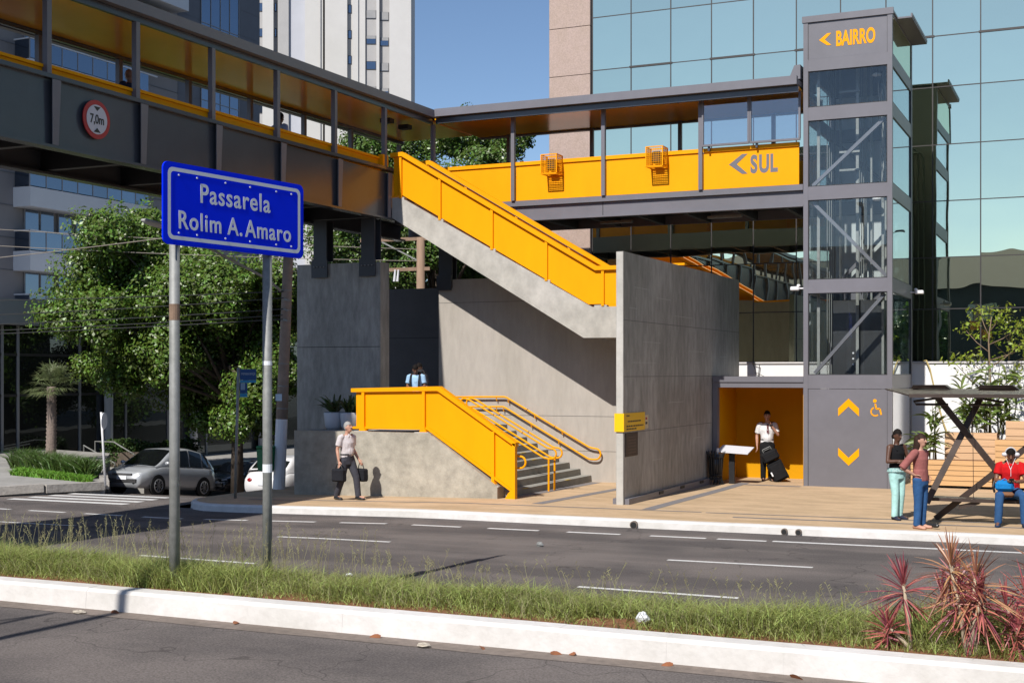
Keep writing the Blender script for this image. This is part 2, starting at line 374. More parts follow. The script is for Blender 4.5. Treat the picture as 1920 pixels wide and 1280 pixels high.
for x in fr(-22, 9, 31)[:-1]:
    MB().box(x, x + .99, 13.45, 13.58, -.05, .19).build('kerbstone', WHITE, bk)
b = MB(); n = 60
vs = []
for x in fr(-22, 9.5, n):
    for y, z in ((11.51, .50), (11.88, .517), (12.6, .49), (13.46, .18)):
        vs.append((x, y, z + random.uniform(-.012, .012)))
b.add(vs, [(4 * i + j, 4 * i + 4 + j, 4 * i + 5 + j, 4 * i + 1 + j) for i in range(n) for j in range(3)])
tag(b.build('median_soil', SOIL, fix=False), kind='structure')
# gutter strip along the median kerb: laid 4 mm over the asphalt
vs = []
for x in fr(-40, 20, 120):
    vs += [(x, 10.98 + random.uniform(-.02, .02), NZ + .004), (x, 11.34, NZ + .004)]
b = MB(); b.add(vs, [(2 * i, 2 * i + 2, 2 * i + 3, 2 * i + 1) for i in range(120)]); tag(b.build('gutter', GUT, fix=False), kind='structure')
# painted markings
def mark(x0, x1, y0, y1, w_, zf=gz, parent=avenue, n=4):
    vs = []
    for i in range(n + 1):
        t = i / n; x = x0 + (x1 - x0) * t; y = y0 + (y1 - y0) * t
        vs += [(x, y - w_ / 2, zf(x, y - w_ / 2) + .004), (x, y + w_ / 2, zf(x, y + w_ / 2) + .004)]
    b = MB(); b.add(vs, [(2 * i, 2 * i + 2, 2 * i + 3, 2 * i + 1) for i in range(n)]); b.build('lane_marking', LINE, parent, fix=False)
for x in (-21.2, -13.94, -6.52, .9): mark(x, x + 2.2, 16.55, 16.55, .11)
for x in (-20.3, -13.37, -6.2, .9): mark(x, x + 2.2, 19.5, 19.62, .11)
bus = lambda x: 21.75 + .052 * (x + 17.3) if x > -17.3 else 21.75
x = -26
while x < -6.3:
    mark(x, x + 1.0, bus(x), bus(x + 1), .13, n=2); x += 1.55
mark(-6.2, -5.35, bus(-6.2), bus(-5.35), .13); mark(-5.25, 6, bus(-5.25) + .03, bus(6), .14, n=8)
for i in range(6):            # zebra crossing over the side street mouth
    y = 23.55 + i * .55
    x0, x1 = (-23.7 + i * .1, -20.3 - i * .05)
    mark(x0, x1, y, y + .1, .27, zf=lambda x, y: side_z(x, y) + .002, n=3)
# corner island on the left, with planted bed
ISL = [(-90, 23.3), (-26, 23.4), (-24.5, 23.7), (-23.75, 24.7), (-23.2, 26.2), (-25.4, 28.6), (-29.4, 33.2), (-32, 36.4), (-36, 37.5), (-90, 38)]
CONL = M('pale_sidewalk_concrete', (.36, .345, .33), .9, nscale=6, namt=.2, dirt=.2)
b = MB(); b.prism([(x, y, .07) for x, y in ISL], (0, 0, -4)); tag(b.build('corner_pavement', CONL), kind='structure')
ik = struct('corner_kerb', (-24, 25, 0))
STONE = M('worn_kerb_stone', (.42, .39, .36), .9, nscale=9, namt=.35, bump=.5, bscale=15)
for (x0, y0), (x1, y1) in zip(ISL[1:5], ISL[2:6]):
    n = max(1, int(math.hypot(x1 - x0, y1 - y0) / .8))
    for i in range(n):
        a = Vector((x0 + (x1 - x0) * i / n, y0 + (y1 - y0) * i / n, .06)); c = Vector((x0 + (x1 - x0) * (i + .97) / n, y0 + (y1 - y0) * (i + .97) / n, .06))
        MB().bar(a + Vector((0, 0, random.uniform(-.05, .02))), c + Vector((0, 0, random.uniform(-.05, .02))), .22, .2).build('kerbstone', STONE, ik)
# near pavement behind the camera
b = MB(); b.box(-90, 60, -9, -1.6, -.2, .44); tag(b.build('near_pavement', CONL), kind='structure')
# ================================================================ footbridge over the avenue (runs along Y)
XG, XF = -17.0, -19.55
cam_y = lambda y: .0105 * (y - 24)
fb = T('footbridge', 'long grey footbridge crossing the avenue, yellow rails and yellow ceiling', 'footbridge', (-18.3, 24, 0))
Y0, Y1 = -14.0, 34.9
# girders: web, flanges
for nm, xf, sgn in (('girder', XG, 1), ('girder', XF, -1)):
    MB().box(*sorted((xf - sgn * .03, xf - sgn * .055)), Y0, Y1 if sgn < 0 else 32.2, 6.9, 8.06).build(nm, GRYD, fb)
for xf, sgn in ((XG, 1), (XF, -1)):
    ye_ = Y1 if sgn < 0 else 32.2
    MB().box(*sorted((xf + sgn * .05, xf - sgn * .22)), Y0, ye_, 6.85, 6.898).build('bottom_flange', GRYD, fb)
    vs = []
    xa, xb = sorted((xf + sgn * .07, xf - sgn * .20)); b = MB()
    for y in fr(Y0, ye_, 20): vs += [(x, y, 8.062 + max(0, cam_y(y) * .9) + dz) for x in (xa, xb) for dz in (0, .075)]
    b.add(vs, [(4 * i + p, 4 * i + q, 4 * i + 4 + q, 4 * i + 4 + p) for i in range(20) for p, q in ((0, 1), (1, 3), (3, 2), (2, 0))] + [(0, 1, 3, 2), (80, 81, 83, 82)])
    b.build('top_flange', GRYD, fb)
PY = [17.79, 20.12, 22.47, 24.83, 27.24, 29.65]
PY = [PY[0] - 2.34 * k for k in range(13, 0, -1)] + PY
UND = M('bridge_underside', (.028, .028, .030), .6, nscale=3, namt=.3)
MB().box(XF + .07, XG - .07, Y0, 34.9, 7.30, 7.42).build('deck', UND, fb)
for y in PY:
    yy = y + .12
    # tapering web stiffener
    b = MB(); b.prism([(XG - .028, yy - .012, 6.9), (XG + .045, yy - .012, 6.9), (XG + .055, yy - .012, 8.05), (XG - .028, yy - .012, 8.05)], (0, .024, 0))
    b.prism([(XG + .045, yy - .10, 6.9), (XG + .045, yy + .05, 6.9), (XG + .062, yy + .09, 8.05), (XG + .062, yy - .12, 8.05)], (.014, 0, 0))
    b.build('stiffener', GRY, fb)
    MB().box(XF + .06, XG - .06, yy - .08, yy + .08, 6.93, 7.29).build('cross_beam', UND, fb)
    zc = cam_y(y)
    for x in (XG - .05, XF + .05):
        if x == XG - .05 and y > 29.7: continue
        MB().box(x - .055, x + .055, y - .055, y + .055, 8.15 + (0 if y < 15 else max(0, zc)), 9.66 + zc).build('post', GRY, fb)
for y in (32.35,):
    MB().box(XG - .10, XG + .0, y - .055, y + .055, 7.42, 9.74).build('post', GRY, fb)
for y in (32.03, 34.8): MB().box(XF - .005, XF + .105, y - .055, y + .055, 8.1, 9.74).build('post', GRY, fb)
# yellow rail panels with top cap, one per bay
for y0, y1 in zip(PY, PY[1:]):
    c0 = cam_y((y0 + y1) / 2)
    for x, sg in ((XG - .13, 1), (XF + .10, -1)):
        b = MB(); b.box(x - .012, x + .012, y0 + .03, y1 - .03, 7.45, 8.33 + c0)
        p = b.build('rail_panel', YEL, fb)
        MB().box(x - .05, x + .05, y0 + .0, y1 + .0, 8.332 + c0, 8.39 + c0).build('rail_cap', YEL, p)
MB().box(XF + .09, XF + .115, 29.65, 34.8, 7.45, 8.45).build('rail_panel', YEL, fb)
# end panel between span and stair
MB().box(XG - .14, XG + .0, 29.50, 29.78, 8.17, 8.50).build('rail_panel', YEL, fb)
# roof: fascia and shiny yellow soffit
def roof_strip(xa, xb, za, zb, name, mat, y0=Y0, y1=32.15, ysh=None):
    b = MB(); vs = []; ys = fr(y0, y1, 24)
    for y in ys: vs += [(x, y, z + cam_y(y)) for x in (xa, xb) for z in (za, zb)]
    n = len(ys)
    b.add(vs, [(4 * i + p, 4 * i + q, 4 * i + 4 + q, 4 * i + 4 + p) for i in range(n - 1) for p, q in ((0, 1), (1, 3), (3, 2), (2, 0))] + [(0, 1, 3, 2), (4 * n - 4, 4 * n - 3, 4 * n - 1, 4 * n - 2)])
    return b.build(name, mat, fb)
roof_strip(XG - .02, XG + .13, 9.80, 10.01, 'roof_fascia', GRY, y1=32.08)
roof_strip(XG - .10, XG - .022, 9.66, 9.795, 'roof_beam', GRYD, y1=32.30)
roof_strip(XF - .62, XF - .47, 9.80, 10.01, 'roof_fascia', GRY, y1=35.0)  # far fascia and deck pushed out, unseen, to shade the wall below
roof_strip(XF + .022, XF + .10, 9.66, 9.795, 'roof_beam', GRYD, y1=35.0)
roof_strip(XF + .105, XG - .105, 9.745, 9.79, 'ceiling', YELC, y1=34.9)
roof_strip(XF - .465, XG - .025, 9.86, 9.98, 'roof_deck', GRY, y1=35.0)
# steel brackets / posts that stand on the concrete walls
STL = M('dark_column_steel', (.045, .047, .055), .4, nscale=3, namt=.2)
for x in (-18.75, -17.31):
    b = MB(); b.box(x - .2, x + .2, 29.26, 29.30, 5.42, 6.84); b.box(x - .2, x + .2, 29.56, 29.60, 5.80, 6.84); b.box(x - .02, x + .02, 29.30, 29.56, 5.80, 6.84)
    p = b.build('steel_column', STL, fb)
    MB().box(x - .24, x + .24, 29.225, 29.258, 5.36, 5.82).build('base_plate', STL, p)
    for k in range(4): MB().tube([(x - .15 + .1 * k, 29.224, 5.64), (x - .15 + .1 * k, 29.19, 5.64)], .016, 6).build('bolt', ZINC, p)
b = MB(); b.box(-16.46, -16.06, 31.55, 31.59, 5.15, 6.9); b.box(-16.46, -16.06, 31.82, 31.86, 5.42, 6.9); b.box(-16.28, -16.24, 31.59, 31.82, 5.42, 6.9)
p = b.build('steel_column', STL, fb)
MB().box(-16.5, -16.06, 31.505, 31.548, 5.1, 5.5).build('base_plate', STL, p)
MB().box(-17.0, -16.5, 30.1, 31.5, 6.76, 6.895).build('landing_beam', UND, fb)
# two ceiling fittings under the corner roof
for y in (30.9, 31.9): MB().box(-17.9, -17.6, y, y + .25, 9.62, 9.735).build('ceiling_fitting', DARKG, fb)
# round 7,0 m clearance sign fixed to the girder
cs = T('clearance_sign', 'round red and white 7,0m clearance sign on the dark footbridge girder', 'road sign', (XG + .04, 18.93, 7.53))
def disc(r, x, name, mat, t=.006, par=cs, r0=0):
    b = MB(); n = 40; b.prism([(x, 18.93 + r * math.cos(2 * math.pi * i / n), 7.53 + r * math.sin(2 * math.pi * i / n)) for i in range(n)], (t, 0, 0)); return b.build(name, mat, par)
RED = M('sign_red', (.42, .012, .022), .45, nscale=4, namt=.08); SWH = M('sign_white', (.62, .62, .66), .45, nscale=4, namt=.05)
SBK = M('sign_black', (.012, .012, .014), .45, nscale=4, namt=.1)
disc(.355, XG + .03, 'sign_rim', RED, .02); disc(.27, XG + .052, 'sign_face', SWH)
for zt, zb in ((7.53 + .155, 7.53 + .235), (7.53 - .155, 7.53 - .235)):
    b = MB(); b.prism([(XG + .06, 18.93, zt), (XG + .06, 18.93 - .09, zb), (XG + .06, 18.93 + .09, zb)], (.003, 0, 0)); b.build('arrow', SBK, cs)
text('lettering', '7,0m', .235, east(XG + .061, 18.93, 7.455), SBK, cs, bold=.004, xs=.80)

# ================================================================ walkway from the corner to the lift (runs along X)
YB = 32.75
wk = T('walkway', 'covered yellow walkway from footbridge corner to lift tower, grey beam', 'walkway', (-12, 33.5, 0))
XE = -6.90
b = MB(); b.box(-17.0, XE, YB - .005, YB + .03, 7.04, 7.40); b.build('beam_web', GRY, wk)
MB().box(-17.0, XE, YB - .07, YB + .12, 7.0, 7.038).build('beam_flange', GRY, wk)
MB().box(-17.0, XE, YB - .09, YB + .12, 7.402, 7.545).build('beam_flange', GRY, wk)
MB().box(-12.2, -12.185, YB - .012, YB - .005, 7.05, 7.40).build('beam_joint', DARKG, wk)
b = MB(); b.box(-19.4, XE, 35.2, 35.25, 7.0, 7.55); b.build('beam_web', GRY, wk)
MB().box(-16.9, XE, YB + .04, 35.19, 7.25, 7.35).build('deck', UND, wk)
for x in fr(-16.5, -7.4, 7): MB().box(x - .06, x + .06, YB + .05, 35.15, 7.0, 7.24).build('cross_beam', UND, wk)
for x in (-12.6, -9.6):
    MB().box(x, x + .9, 33.6, 33.75, 6.93, 6.99).build('under_deck_light', ZINC, wk)
WX = [-17.35, -14.75, -12.14, -9.50, XE - .05]
for x in WX[1:4]:
    MB().box(x - .05, x + .05, YB - .15, YB - .04, 7.55, 9.93).build('post', GRY, wk)
for x in (-16.0, -13.4, -10.8, -8.2): MB().box(x - .05, x + .05, 35.05, 35.15, 7.55, 9.93).build('post', GRY, wk)
for x0, x1 in zip(WX, WX[1:]):
    if x0 < -17: x0 = -17.0
    p = MB().box(x0 + .06, x1 - .055, YB - .035, YB - .01, 7.556, 8.50).build('rail_panel', YEL, wk)
    MB().box(x0 + .055, x1 - .05, YB - .075, YB + .04, 8.503, 8.60).build('rail_cap', YEL, p)
for x0, x1 in zip(WX, WX[1:]):
    p = MB().box(x0 + .06, x1 - .05, 35.0, 35.03, 7.5, 8.5).build('rail_panel', YEL, wk)
# roof
RY = 32.08
MB().box(-16.87, -6.93, RY, RY + .15, 9.91, 10.12).build('roof_fascia', GRY, wk)
MB().box(-16.9, -6.93, RY + .152, RY + .23, 9.745, 9.905).build('roof_beam', GRYD, wk)
MB().box(-16.98, -6.93, RY + .235, 35.15, 9.84, 9.90).build('ceiling', YELC, wk)
MB().box(-16.98, -6.93, 35.16, 35.32, 9.80, 10.12).build('roof_fascia', GRY, wk)
MB().box(-16.9, -6.93, RY + .16, 35.15, 9.93, 10.06).build('roof_deck', GRY, wk)
b = MB(); b.prxz([(-7.22, 10.12), (-7.08, 10.46), (-6.93, 10.47), (-6.93, 10.12)], 32.5, 34.5); b.build('roof_upstand', GRY, wk)
# glazed screen in the last bay
fr_x = [(-9.40, -8.27), (-8.17, -6.99)]
for x0, x1 in fr_x:
    p = MB().box(x0, x1, YB - .17, YB - .155, 8.68, 9.86).build('screen_pane', GLP, wk)
    b = MB(); b.box(x0 - .04, x1 + .04, YB - .20, YB - .13, 8.63, 8.679); b.box(x1 + .002, x1 + .05, YB - .20, YB - .13, 8.68, 9.9); b.box(x0 - .045, x0 - .002, YB - .20, YB - .13, 8.68, 9.9)
    b.build('screen_frame', GRY, wk)
    MB().box(x0 + .1, x0 + .15, YB - .155, YB - .08, 8.52, 8.63).build('screen_bracket', GRYD, wk)
# painted arrow and name on the rail
b = MB(); yy = YB - .0405
b.prism([(-8.78, yy, 8.155), (-8.44, yy, 7.90), (-8.30, yy, 7.90), (-8.58, yy, 8.155), (-8.30, yy, 8.40), (-8.44, yy, 8.40)], (0, .004, 0))
b.build('arrow_mark', GRY, wk)
for ch, xc in (('S', -8.14), ('U', -7.88), ('L', -7.64)): text('letter', ch, .60, front(xc, YB - .0365, 7.925), GRY, wk, bold=.026, xs=.63, depth=.002)
# lamps in wire cages fixed to the rail
for k, x in enumerate((-13.55, -10.62)):
    c = T('caged_floodlight', ('floodlight in yellow wire cage on walkway rail nearer the footbridge corner', 'floodlight in yellow wire cage on walkway rail nearer the lift')[k], 'floodlight', (x, 32.6, 8.45), group='caged floodlights on the walkway rail')
    x0, x1, y0, y1, z0, z1 = x - .22, x + .22, 32.28, 32.70, 8.18, 8.68
    b = MB()
    for a in (x0, x1):
        for yy in (y0, y1): b.box(a - .014, a + .014, yy - .014, yy + .014, z0, z1)
    for zz in (z0, z1):
        for yy in (y0, y1): b.box(x0, x1, yy - .012, yy + .012, zz - .012, zz + .012)
        for a in (x0, x1): b.box(a - .012, a + .012, y0, y1, zz - .012, zz + .012)
    b.build('cage_frame', YEL, c)
    b = MB()
    for i in range(1, 9):
        t = i / 9
        b.box(x0 + .44 * t - .004, x0 + .44 * t + .004, y0 - .004, y0 + .004, z0, z1); b.box(x0, x1, y0 - .004, y0 + .004, z0 + .5 * t - .004, z0 + .5 * t + .004)
        for a in (x0, x1):
            b.box(a - .004, a + .004, y0 + .42 * t - .004, y0 + .42 * t + .004, z0, z1); b.box(a - .004, a + .004, y0, y1, z0 + .5 * t - .004, z0 + .5 * t + .004)
        b.box(x0, x1, y0 + .42 * t - .004, y0 + .42 * t + .004, z0 - .004, z0 + .004)
    b.build('cage_mesh', YEL, c)
    MB().bevbox(x - .12, x + .12, 32.42, 32.6, 8.28, 8.58, .03).build('lamp_body', BLACK, c)
# ================================================================ concrete walls
def wallthing(name, label, b, mat, base, joints=()):
    t = T(name, label, 'wall', base); p = b.build('wall_slab', mat, t)
    for j in joints: j.build('shadow_joint', DARKG, t)
    return t
# big cross wall in front of the lift plaza
b = MB(); b.box(-9.36, -9.20, 25.93, 35.33, .02, 5.41)
bw = wallthing('concrete_wall', 'tall free-standing streaked concrete wall between stairs and lift kiosk', b, CONCS, (-9.28, 30, .12))
for z in (3.98, 2.80, 1.62):
    MB().box(-9.202, -9.1975, 25.95, 32.6 if z < 2.7 else 35.3, z, z + .012).build('shadow_joint', M('joint_grey', (.16, .155, .145), .9, nscale=5, namt=.2), bw)
    MB().box(-9.355, -9.205, 25.9285, 25.9325, z, z + .012).build('shadow_joint', MATS['joint_grey'], bw)
PALE = M('pale_mortar', (.52, .505, .47), .9, nscale=9, namt=.3)
for y, l, z in ((26.6, .9, 4.7), (28.1, 1.1, 4.55), (26.3, .5, 4.25), (29.5, 1.4, 4.2), (27.2, 1.2, 3.55), (30.6, 1.3, 3.4), (26.5, 1.6, 3.1), (33.4, .6, 3.3), (29.0, 1.2, 2.2), (27.8, .8, .95), (31.0, .7, 1.3)): MB().box(-9.2005, -9.197, y, y + l, z, z + .010).build('mortar_line', PALE, bw)
MB().box(-9.2005, -9.196, 26.72, 26.735, 4.05, 4.5).build('mortar_line', PALE, bw)
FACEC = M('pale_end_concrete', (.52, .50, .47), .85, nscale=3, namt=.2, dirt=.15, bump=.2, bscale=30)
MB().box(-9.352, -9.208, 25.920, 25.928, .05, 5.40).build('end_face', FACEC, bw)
MB().box(-9.195, -9.10, 26.0, 32.5, .03, .26).build('base_channel', GRY, bw)
MB().box(-9.46, -9.365, 26.0, 32.5, .03, .26).build('base_channel', GRY, bw)
for y in (28.0, 29.6, 31.2): MB().box(-9.099, -9.085, y, y + .3, .19, .25).build('wall_vent', DARKG, bw)
# yellow notice sign wrapped round the end of the wall, plaque and small poster
sg = T('notice_sign', 'yellow notice sign wrapped round the end of the tall concrete wall', 'sign', (-9.28, 26.2, 1.7))
YS = M('sign_yellow', (.85, .50, .004), .4, nscale=4, namt=.05)
MB().box(-9.385, -9.175, 25.885, 25.905, 1.66, 2.04).build('sign_face', YS, sg)
MB().box(-9.197, -9.175, 25.906, 27.25, 1.66, 2.04).build('sign_side', YS, sg)
MB().box(-9.385, -9.363, 25.906, 26.6, 1.66, 2.04).build('sign_side', YS, sg)
b = MB()
for z, a, c in ((1.97, .1, .3), (1.85, .18, 1.0), (1.75, .1, 1.15), (1.69, .1, .7)):
    y = 25.95 + a
    while y < 25.95 + c:
        l = random.uniform(.05, .12); b.box(-9.1745, -9.1725, y, y + l, z, z + .03); y += l + .025
b.build('lettering', SBK, sg)
ps = T('small_poster', 'small cream paper poster stuck beside the yellow notice sign', 'poster', (-9.19, 27.35, 1.7))
MB().box(-9.196, -9.186, 27.28, 27.52, 1.68, 1.97).build('paper', M('cream_paper', (.62, .52, .34), .8, nscale=6, namt=.1), ps)
for z, m_, w_ in ((1.87, 'sign_red', .1), (1.77, 'sign_black', .12)): MB().box(-9.1855, -9.183, 27.32, 27.32 + w_, z, z + .05).build('printed_mark', MATS[m_], ps)
pq = T('plaque', 'dark bronze plaque on the concrete wall below the yellow notice', 'plaque', (-9.19, 26.4, 1.2))
BRZ = M('bronze_plate', (.045, .035, .03), .35, metal=.6, nscale=9, namt=.3)
MB().bevbox(-9.197, -9.18, 26.02, 26.80, 1.13, 1.62, .006).build('plate', BRZ, pq)
b = MB()
for i in range(6): b.box(-9.1795, -9.178, 26.15 + .02 * (i % 2), 26.66, 1.2 + i * .065, 1.215 + i * .065)
b.build('lettering', M('bronze_raised', (.12, .1, .08), .4, metal=.6, nscale=9, namt=.2), pq)
# back wall that catches the stair's shadow
b = MB(); b.box(-16.48, -9.37, 31.6, 31.85, .02, 5.39)
bk_ = wallthing('concrete_wall', 'pale concrete wall behind the lower stairs with the stair shadow across it', b, CONCW, (-13, 31.7, .1))
for z in (4.76, 2.75 - .98, .88): MB().box(-16.47, -9.38, 31.5965, 31.603, z, z + .012).build('shadow_joint', MATS['joint_grey'], bk_)
# wall that carries the bridge
b = MB(); b.box(-19.48, -16.96, 29.3, 29.75, -.6, 5.72)
fw = wallthing('concrete_wall', 'dark shaded concrete wall under the footbridge behind the potted plants', b, CONCS, (-18.2, 29.5, 1.5))
MB().box(-19.47, -16.97, 29.2965, 29.303, 3.55, 3.565).build('shadow_joint', DARKG, fw)
# recessed wall
b = MB(); b.box(-20.2, -16.5, 34.0, 34.25, .02, 5.35)
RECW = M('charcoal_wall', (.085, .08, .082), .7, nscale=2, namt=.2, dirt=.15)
rw = wallthing('recess_wall', 'charcoal recessed wall behind the stair landing under the footbridge', b, RECW, (-18.3, 34.1, .1))
MB().box(-20.1, -16.6, 33.9965, 34.003, 3.9, 3.92).build('shadow_joint', DARKG, rw)
# ================================================================ lower stairs
st = T('lower_stairs', 'wide concrete steps rising left from the pavement to the planted landing', 'stairs', (-14, 28.5, .1))
ZP = 1.54
# landing plinth with raking edge
b = MB(); b.prxz([(-17.4, -.3), (-17.4, ZP), (-13.80, ZP), (-13.78, 1.49), (-12.15, .40), (-12.15, -.3)], 26.05, 26.40); b.build('plinth_wall', CONCP, st)
MB().box(-17.4, -17.1, 26.402, 29.29, -.5, ZP).build('plinth_wall', CONCP, st)
MB().box(-17.09, -14.45, 26.402, 31.59, 1.0, ZP - .01).build('landing', STEPM, st)
NR = 9; rz_ = (ZP - .01 - .11) / NR; tr = .30
xb_ = -12.08
YSTR = M('tread_edge_yellow', (.55, .40, .08), .8, nscale=9, namt=.4)
for i in range(NR):
    x1 = xb_ - i * tr - (i > 0) * 0; z1 = .11 + rz_ * (i + 1)
    s_ = MB().box(x1 - tr - .02 if i < NR - 1 else -14.9, x1, 26.41, 31.58, -.1 if i == 0 else z1 - rz_ + .0, z1).build('step', STEPM, st)
    for y in (27.3, 29.9): MB().box(x1 - .06, x1 + .003, y, y + .28, z1 - .012, z1 + .004).build('nosing_mark', YSTR, s_)
# yellow parapet of the landing and flight
pp = T('stair_parapet', 'solid yellow parapet stepping down beside the lower stairs from the landing', 'parapet', (-13.8, 26.2, 1.5))
PT = [(-15.80, 2.46), (-13.66, 2.50), (-11.82, 1.30)]
b = MB(); b.prxz([(-15.80, 1.64), (-15.80, 2.44), (-13.66, 2.48), (-11.79, 1.28), (-11.79, .30), (-12.3, .635), (-13.93, 1.66)], 26.19, 26.215); b.build('parapet_panel', YEL, pp)
b = MB(); b.prxz([(-15.9, 2.442), (-15.9, 2.53), (-13.63, 2.585), (-11.75, 1.37), (-11.75, 1.275), (-13.66, 2.482)], 26.12, 26.30); b.build('parapet_cap', YEL, pp)
b = MB(); b.prxz([(-15.87, 1.60), (-15.87, 1.655), (-13.9, 1.665), (-12.3, .64), (-11.785, .30), (-11.785, .25), (-12.32, .59), (-13.93, 1.61)], 26.14, 26.188); b.build('bottom_rail', YEL, pp)
for x, z0, z1 in ((-15.59, 1.56, 2.46), (-14.02, 1.56, 2.48), (-12.3, .42, 1.60)):
    b = MB(); b.box(x - .035, x + .035, 26.13, 26.189, z0, z1); b.prxz([(x - .09, z0 - .0), (x + .09, z0), (x + .04, z0 + .1), (x - .04, z0 + .1)], 26.10, 26.24); p = b.build('parapet_post', YEL, pp)
    MB().box(x - .19, x + .17, 26.06, 26.36, z0 - .03, z0 - .003).build('foot_pad', CONC, p)
b = MB(); b.box(-11.83, -11.76, 26.12, 26.24, .11, 1.35); b.prxz([(-12.02, .11), (-11.83, .11), (-11.83, .36), (-11.93, .26)], 26.12, 26.24); b.build('end_post', YEL, pp)
# handrails
def rail(b, pts, r=.024): b.tube(pts, r, 10)
def bend(c, r, a0, a1, n=8, y=0): return [(c[0] + r * math.cos(math.radians(a0 + (a1 - a0) * i / n)), y, c[1] + r * math.sin(math.radians(a0 + (a1 - a0) * i / n))) for i in range(n + 1)]
wr = T('handrail', 'yellow double handrail fixed to the pale concrete wall behind the steps', 'handrail', (-13.4, 31.5, 1.5), group='yellow stair handrails')
y = 31.50
b = MB(); rail(b, [(-16.1, y, 2.24), (-14.5, y, 2.26), (-14.42, y, 2.24), (-12.12, y, 1.0), (-12.02, y, .97), (-11.93, y, .96)] + bend((-11.93, .82), .14, 90, -90, 8, y) + [(-12.05, y, .68), (-12.14, y, .70), (-14.45, y, 1.97), (-14.53, y, 2.0), (-16.1, y, 1.98)])
b.build('rail_tube', YEL, wr, smooth=True)
for x, z in ((-14.72, 2.25), (-14.38, 2.20), (-13.62, 1.80), (-12.85, 1.40)):
    MB().tube([(x, y, z - .02), (x, y + .02, z - .09), (x, y + .1, z - .09)], .014, 8).build('wall_bracket', YEL, wr)
for x, z in ((-14.72, 1.99), (-14.52, 1.98), (-13.72, 1.57), (-12.95, 1.15)):
    MB().tube([(x, y, z - .02), (x, y + .02, z - .09), (x, y + .1, z - .09)], .014, 8).build('wall_bracket', YEL, wr)
for x, z in ((-13.83, 1.925), (-13.05, 1.50)): MB().tube([(x - .008, y, z + .004), (x + .008, y, z - .004)], .028, 10).build('rail_collar', SBK, wr)
for k, y in enumerate((28.42, 28.78)):
    t = T('handrail', ('yellow freestanding stair handrail in mid-steps, the one nearer the street', 'yellow freestanding stair handrail in mid-steps, the one nearer the wall')[k], 'handrail', (-12.9, y, 1.2), group='yellow stair handrails')
    b = MB(); rail(b, [(-14.1, y, 2.02), (-14.16, y, 2.05)] + bend((-14.13, 2.15), .12, 250, 80, 8, y)[1:] + [(-14.0, y, 2.24), (-11.98, y, 1.14), (-11.90, y, 1.12)] + bend((-11.86, 1.0), .12, 90, -90, 8, y) + [(-11.95, y, .88), (-12.05, y, .90), (-14.08, y, 2.02)], .022)
    b.build('rail_tube', YEL, t, smooth=True)
    for x, z0, z1 in ((-11.93, .10, .88), (-13.98, 1.5, 1.98)): MB().tube([(x, y, z0), (x, y, z1)], .024, 10).build('rail_post', YEL, t)
    for x, z in ((-13.35, 1.885), (-12.6, 1.475)): MB().tube([(x - .008, y, z + .004), (x + .008, y, z - .004)], .026, 10).build('rail_collar', SBK, t)
t = T('handrail', 'yellow handrail inside the solid parapet, only its looped end showing', 'handrail', (-12.5, 26.38, 1), group='yellow stair handrails')
y = 26.36
b = MB(); rail(b, [(-13.9, y, 2.3), (-13.6, y, 2.28), (-11.85, y, 1.08), (-11.76, y, 1.06)] + bend((-11.74, .93), .13, 90, -90, 8, y) + [(-11.85, y, .80), (-13.65, y, 2.0)])
b.build('rail_tube', YEL, t, smooth=True)
# ================================================================ upper flight
uf = T('upper_stairs', 'upper concrete stair flight climbing left to the footbridge with yellow parapets', 'stairs', (-14, 30.8, 4))
YSF, YSR = 29.90, 31.55
STRG = [(-16.96, 6.92), (-16.96, 7.42), (-16.72, 7.42), (-11.42, 4.48), (-9.37, 4.48), (-9.37, 3.74), (-11.62, 3.74)]
b = MB(); b.prxz(STRG, YSF, YSF + .18); b.build('stringer', CONC, uf)
b = MB(); b.prxz(STRG, YSR - .18, YSR); b.build('stringer', CONC, uf)
b = MB(); b.prxz([(-16.96, 6.93), (-16.96, 7.2), (-11.55, 4.2), (-9.38, 4.2), (-9.38, 3.75), (-11.62, 3.75)], YSF + .19, YSR - .19); b.build('soffit_slab', CONC, uf)
b = MB(); b.prxz([(-16.96, 6.905), (-16.96, 6.975), (-11.60, 3.815), (-9.37, 3.815), (-9.37, 3.735), (-11.63, 3.735)], YSF - .012, YSF - .002); b.build('drip_edge', CONC, uf)
n = 17
for i in range(n):
    t_ = i / n; MB().box(-16.5 + i * .30, -16.2 + i * .30 + .02, YSF + .19, YSR - .19, 7.05 - i * .166 - .1, 7.36 - i * .166 - .166).build('step', STEPM, uf)
for yy, nm in ((YSF + .04, 0), (YSR - .1, 1)):
    xl, xo = (-16.93, 0)
    b = MB(); b.prxz([(-16.93, 7.46), (-16.93, 8.46), (-16.66, 8.47), (-11.33, 5.36), (-9.42, 5.36), (-9.42, 4.56), (-11.52, 4.55), (-16.7, 7.50)], yy, yy + .024); pn = b.build('parapet_panel', YEL, uf)
    b = MB(); b.prxz([(-17.0, 8.472), (-17.0, 8.58), (-16.64, 8.59), (-11.30, 5.465), (-9.4, 5.465), (-9.4, 5.365), (-11.33, 5.365), (-16.66, 8.478)], yy - .08, yy + .09); b.build('parapet_cap', YEL, uf)
    for x in (-16.71, -15.57, -14.10, -12.62, -11.14):
        zt = 8.45 if x < -16.6 else (5.36 if x > -11.3 else 8.47 - (x + 16.66) * (3.11 / 5.33)); zb = 7.40 if x < -16.7 else (4.5 if x > -11.4 else 7.42 - (x + 16.72) * (2.94 / 5.3))
        MB().box(x - .035, x + .035, yy - .055, yy - .002, zb, zt).build('parapet_post', YEL, uf)
        MB().box(x - .22, x + .10, yy - .03, yy + .12, zb - .07, zb + .025).build('foot_pad', CONC, uf)
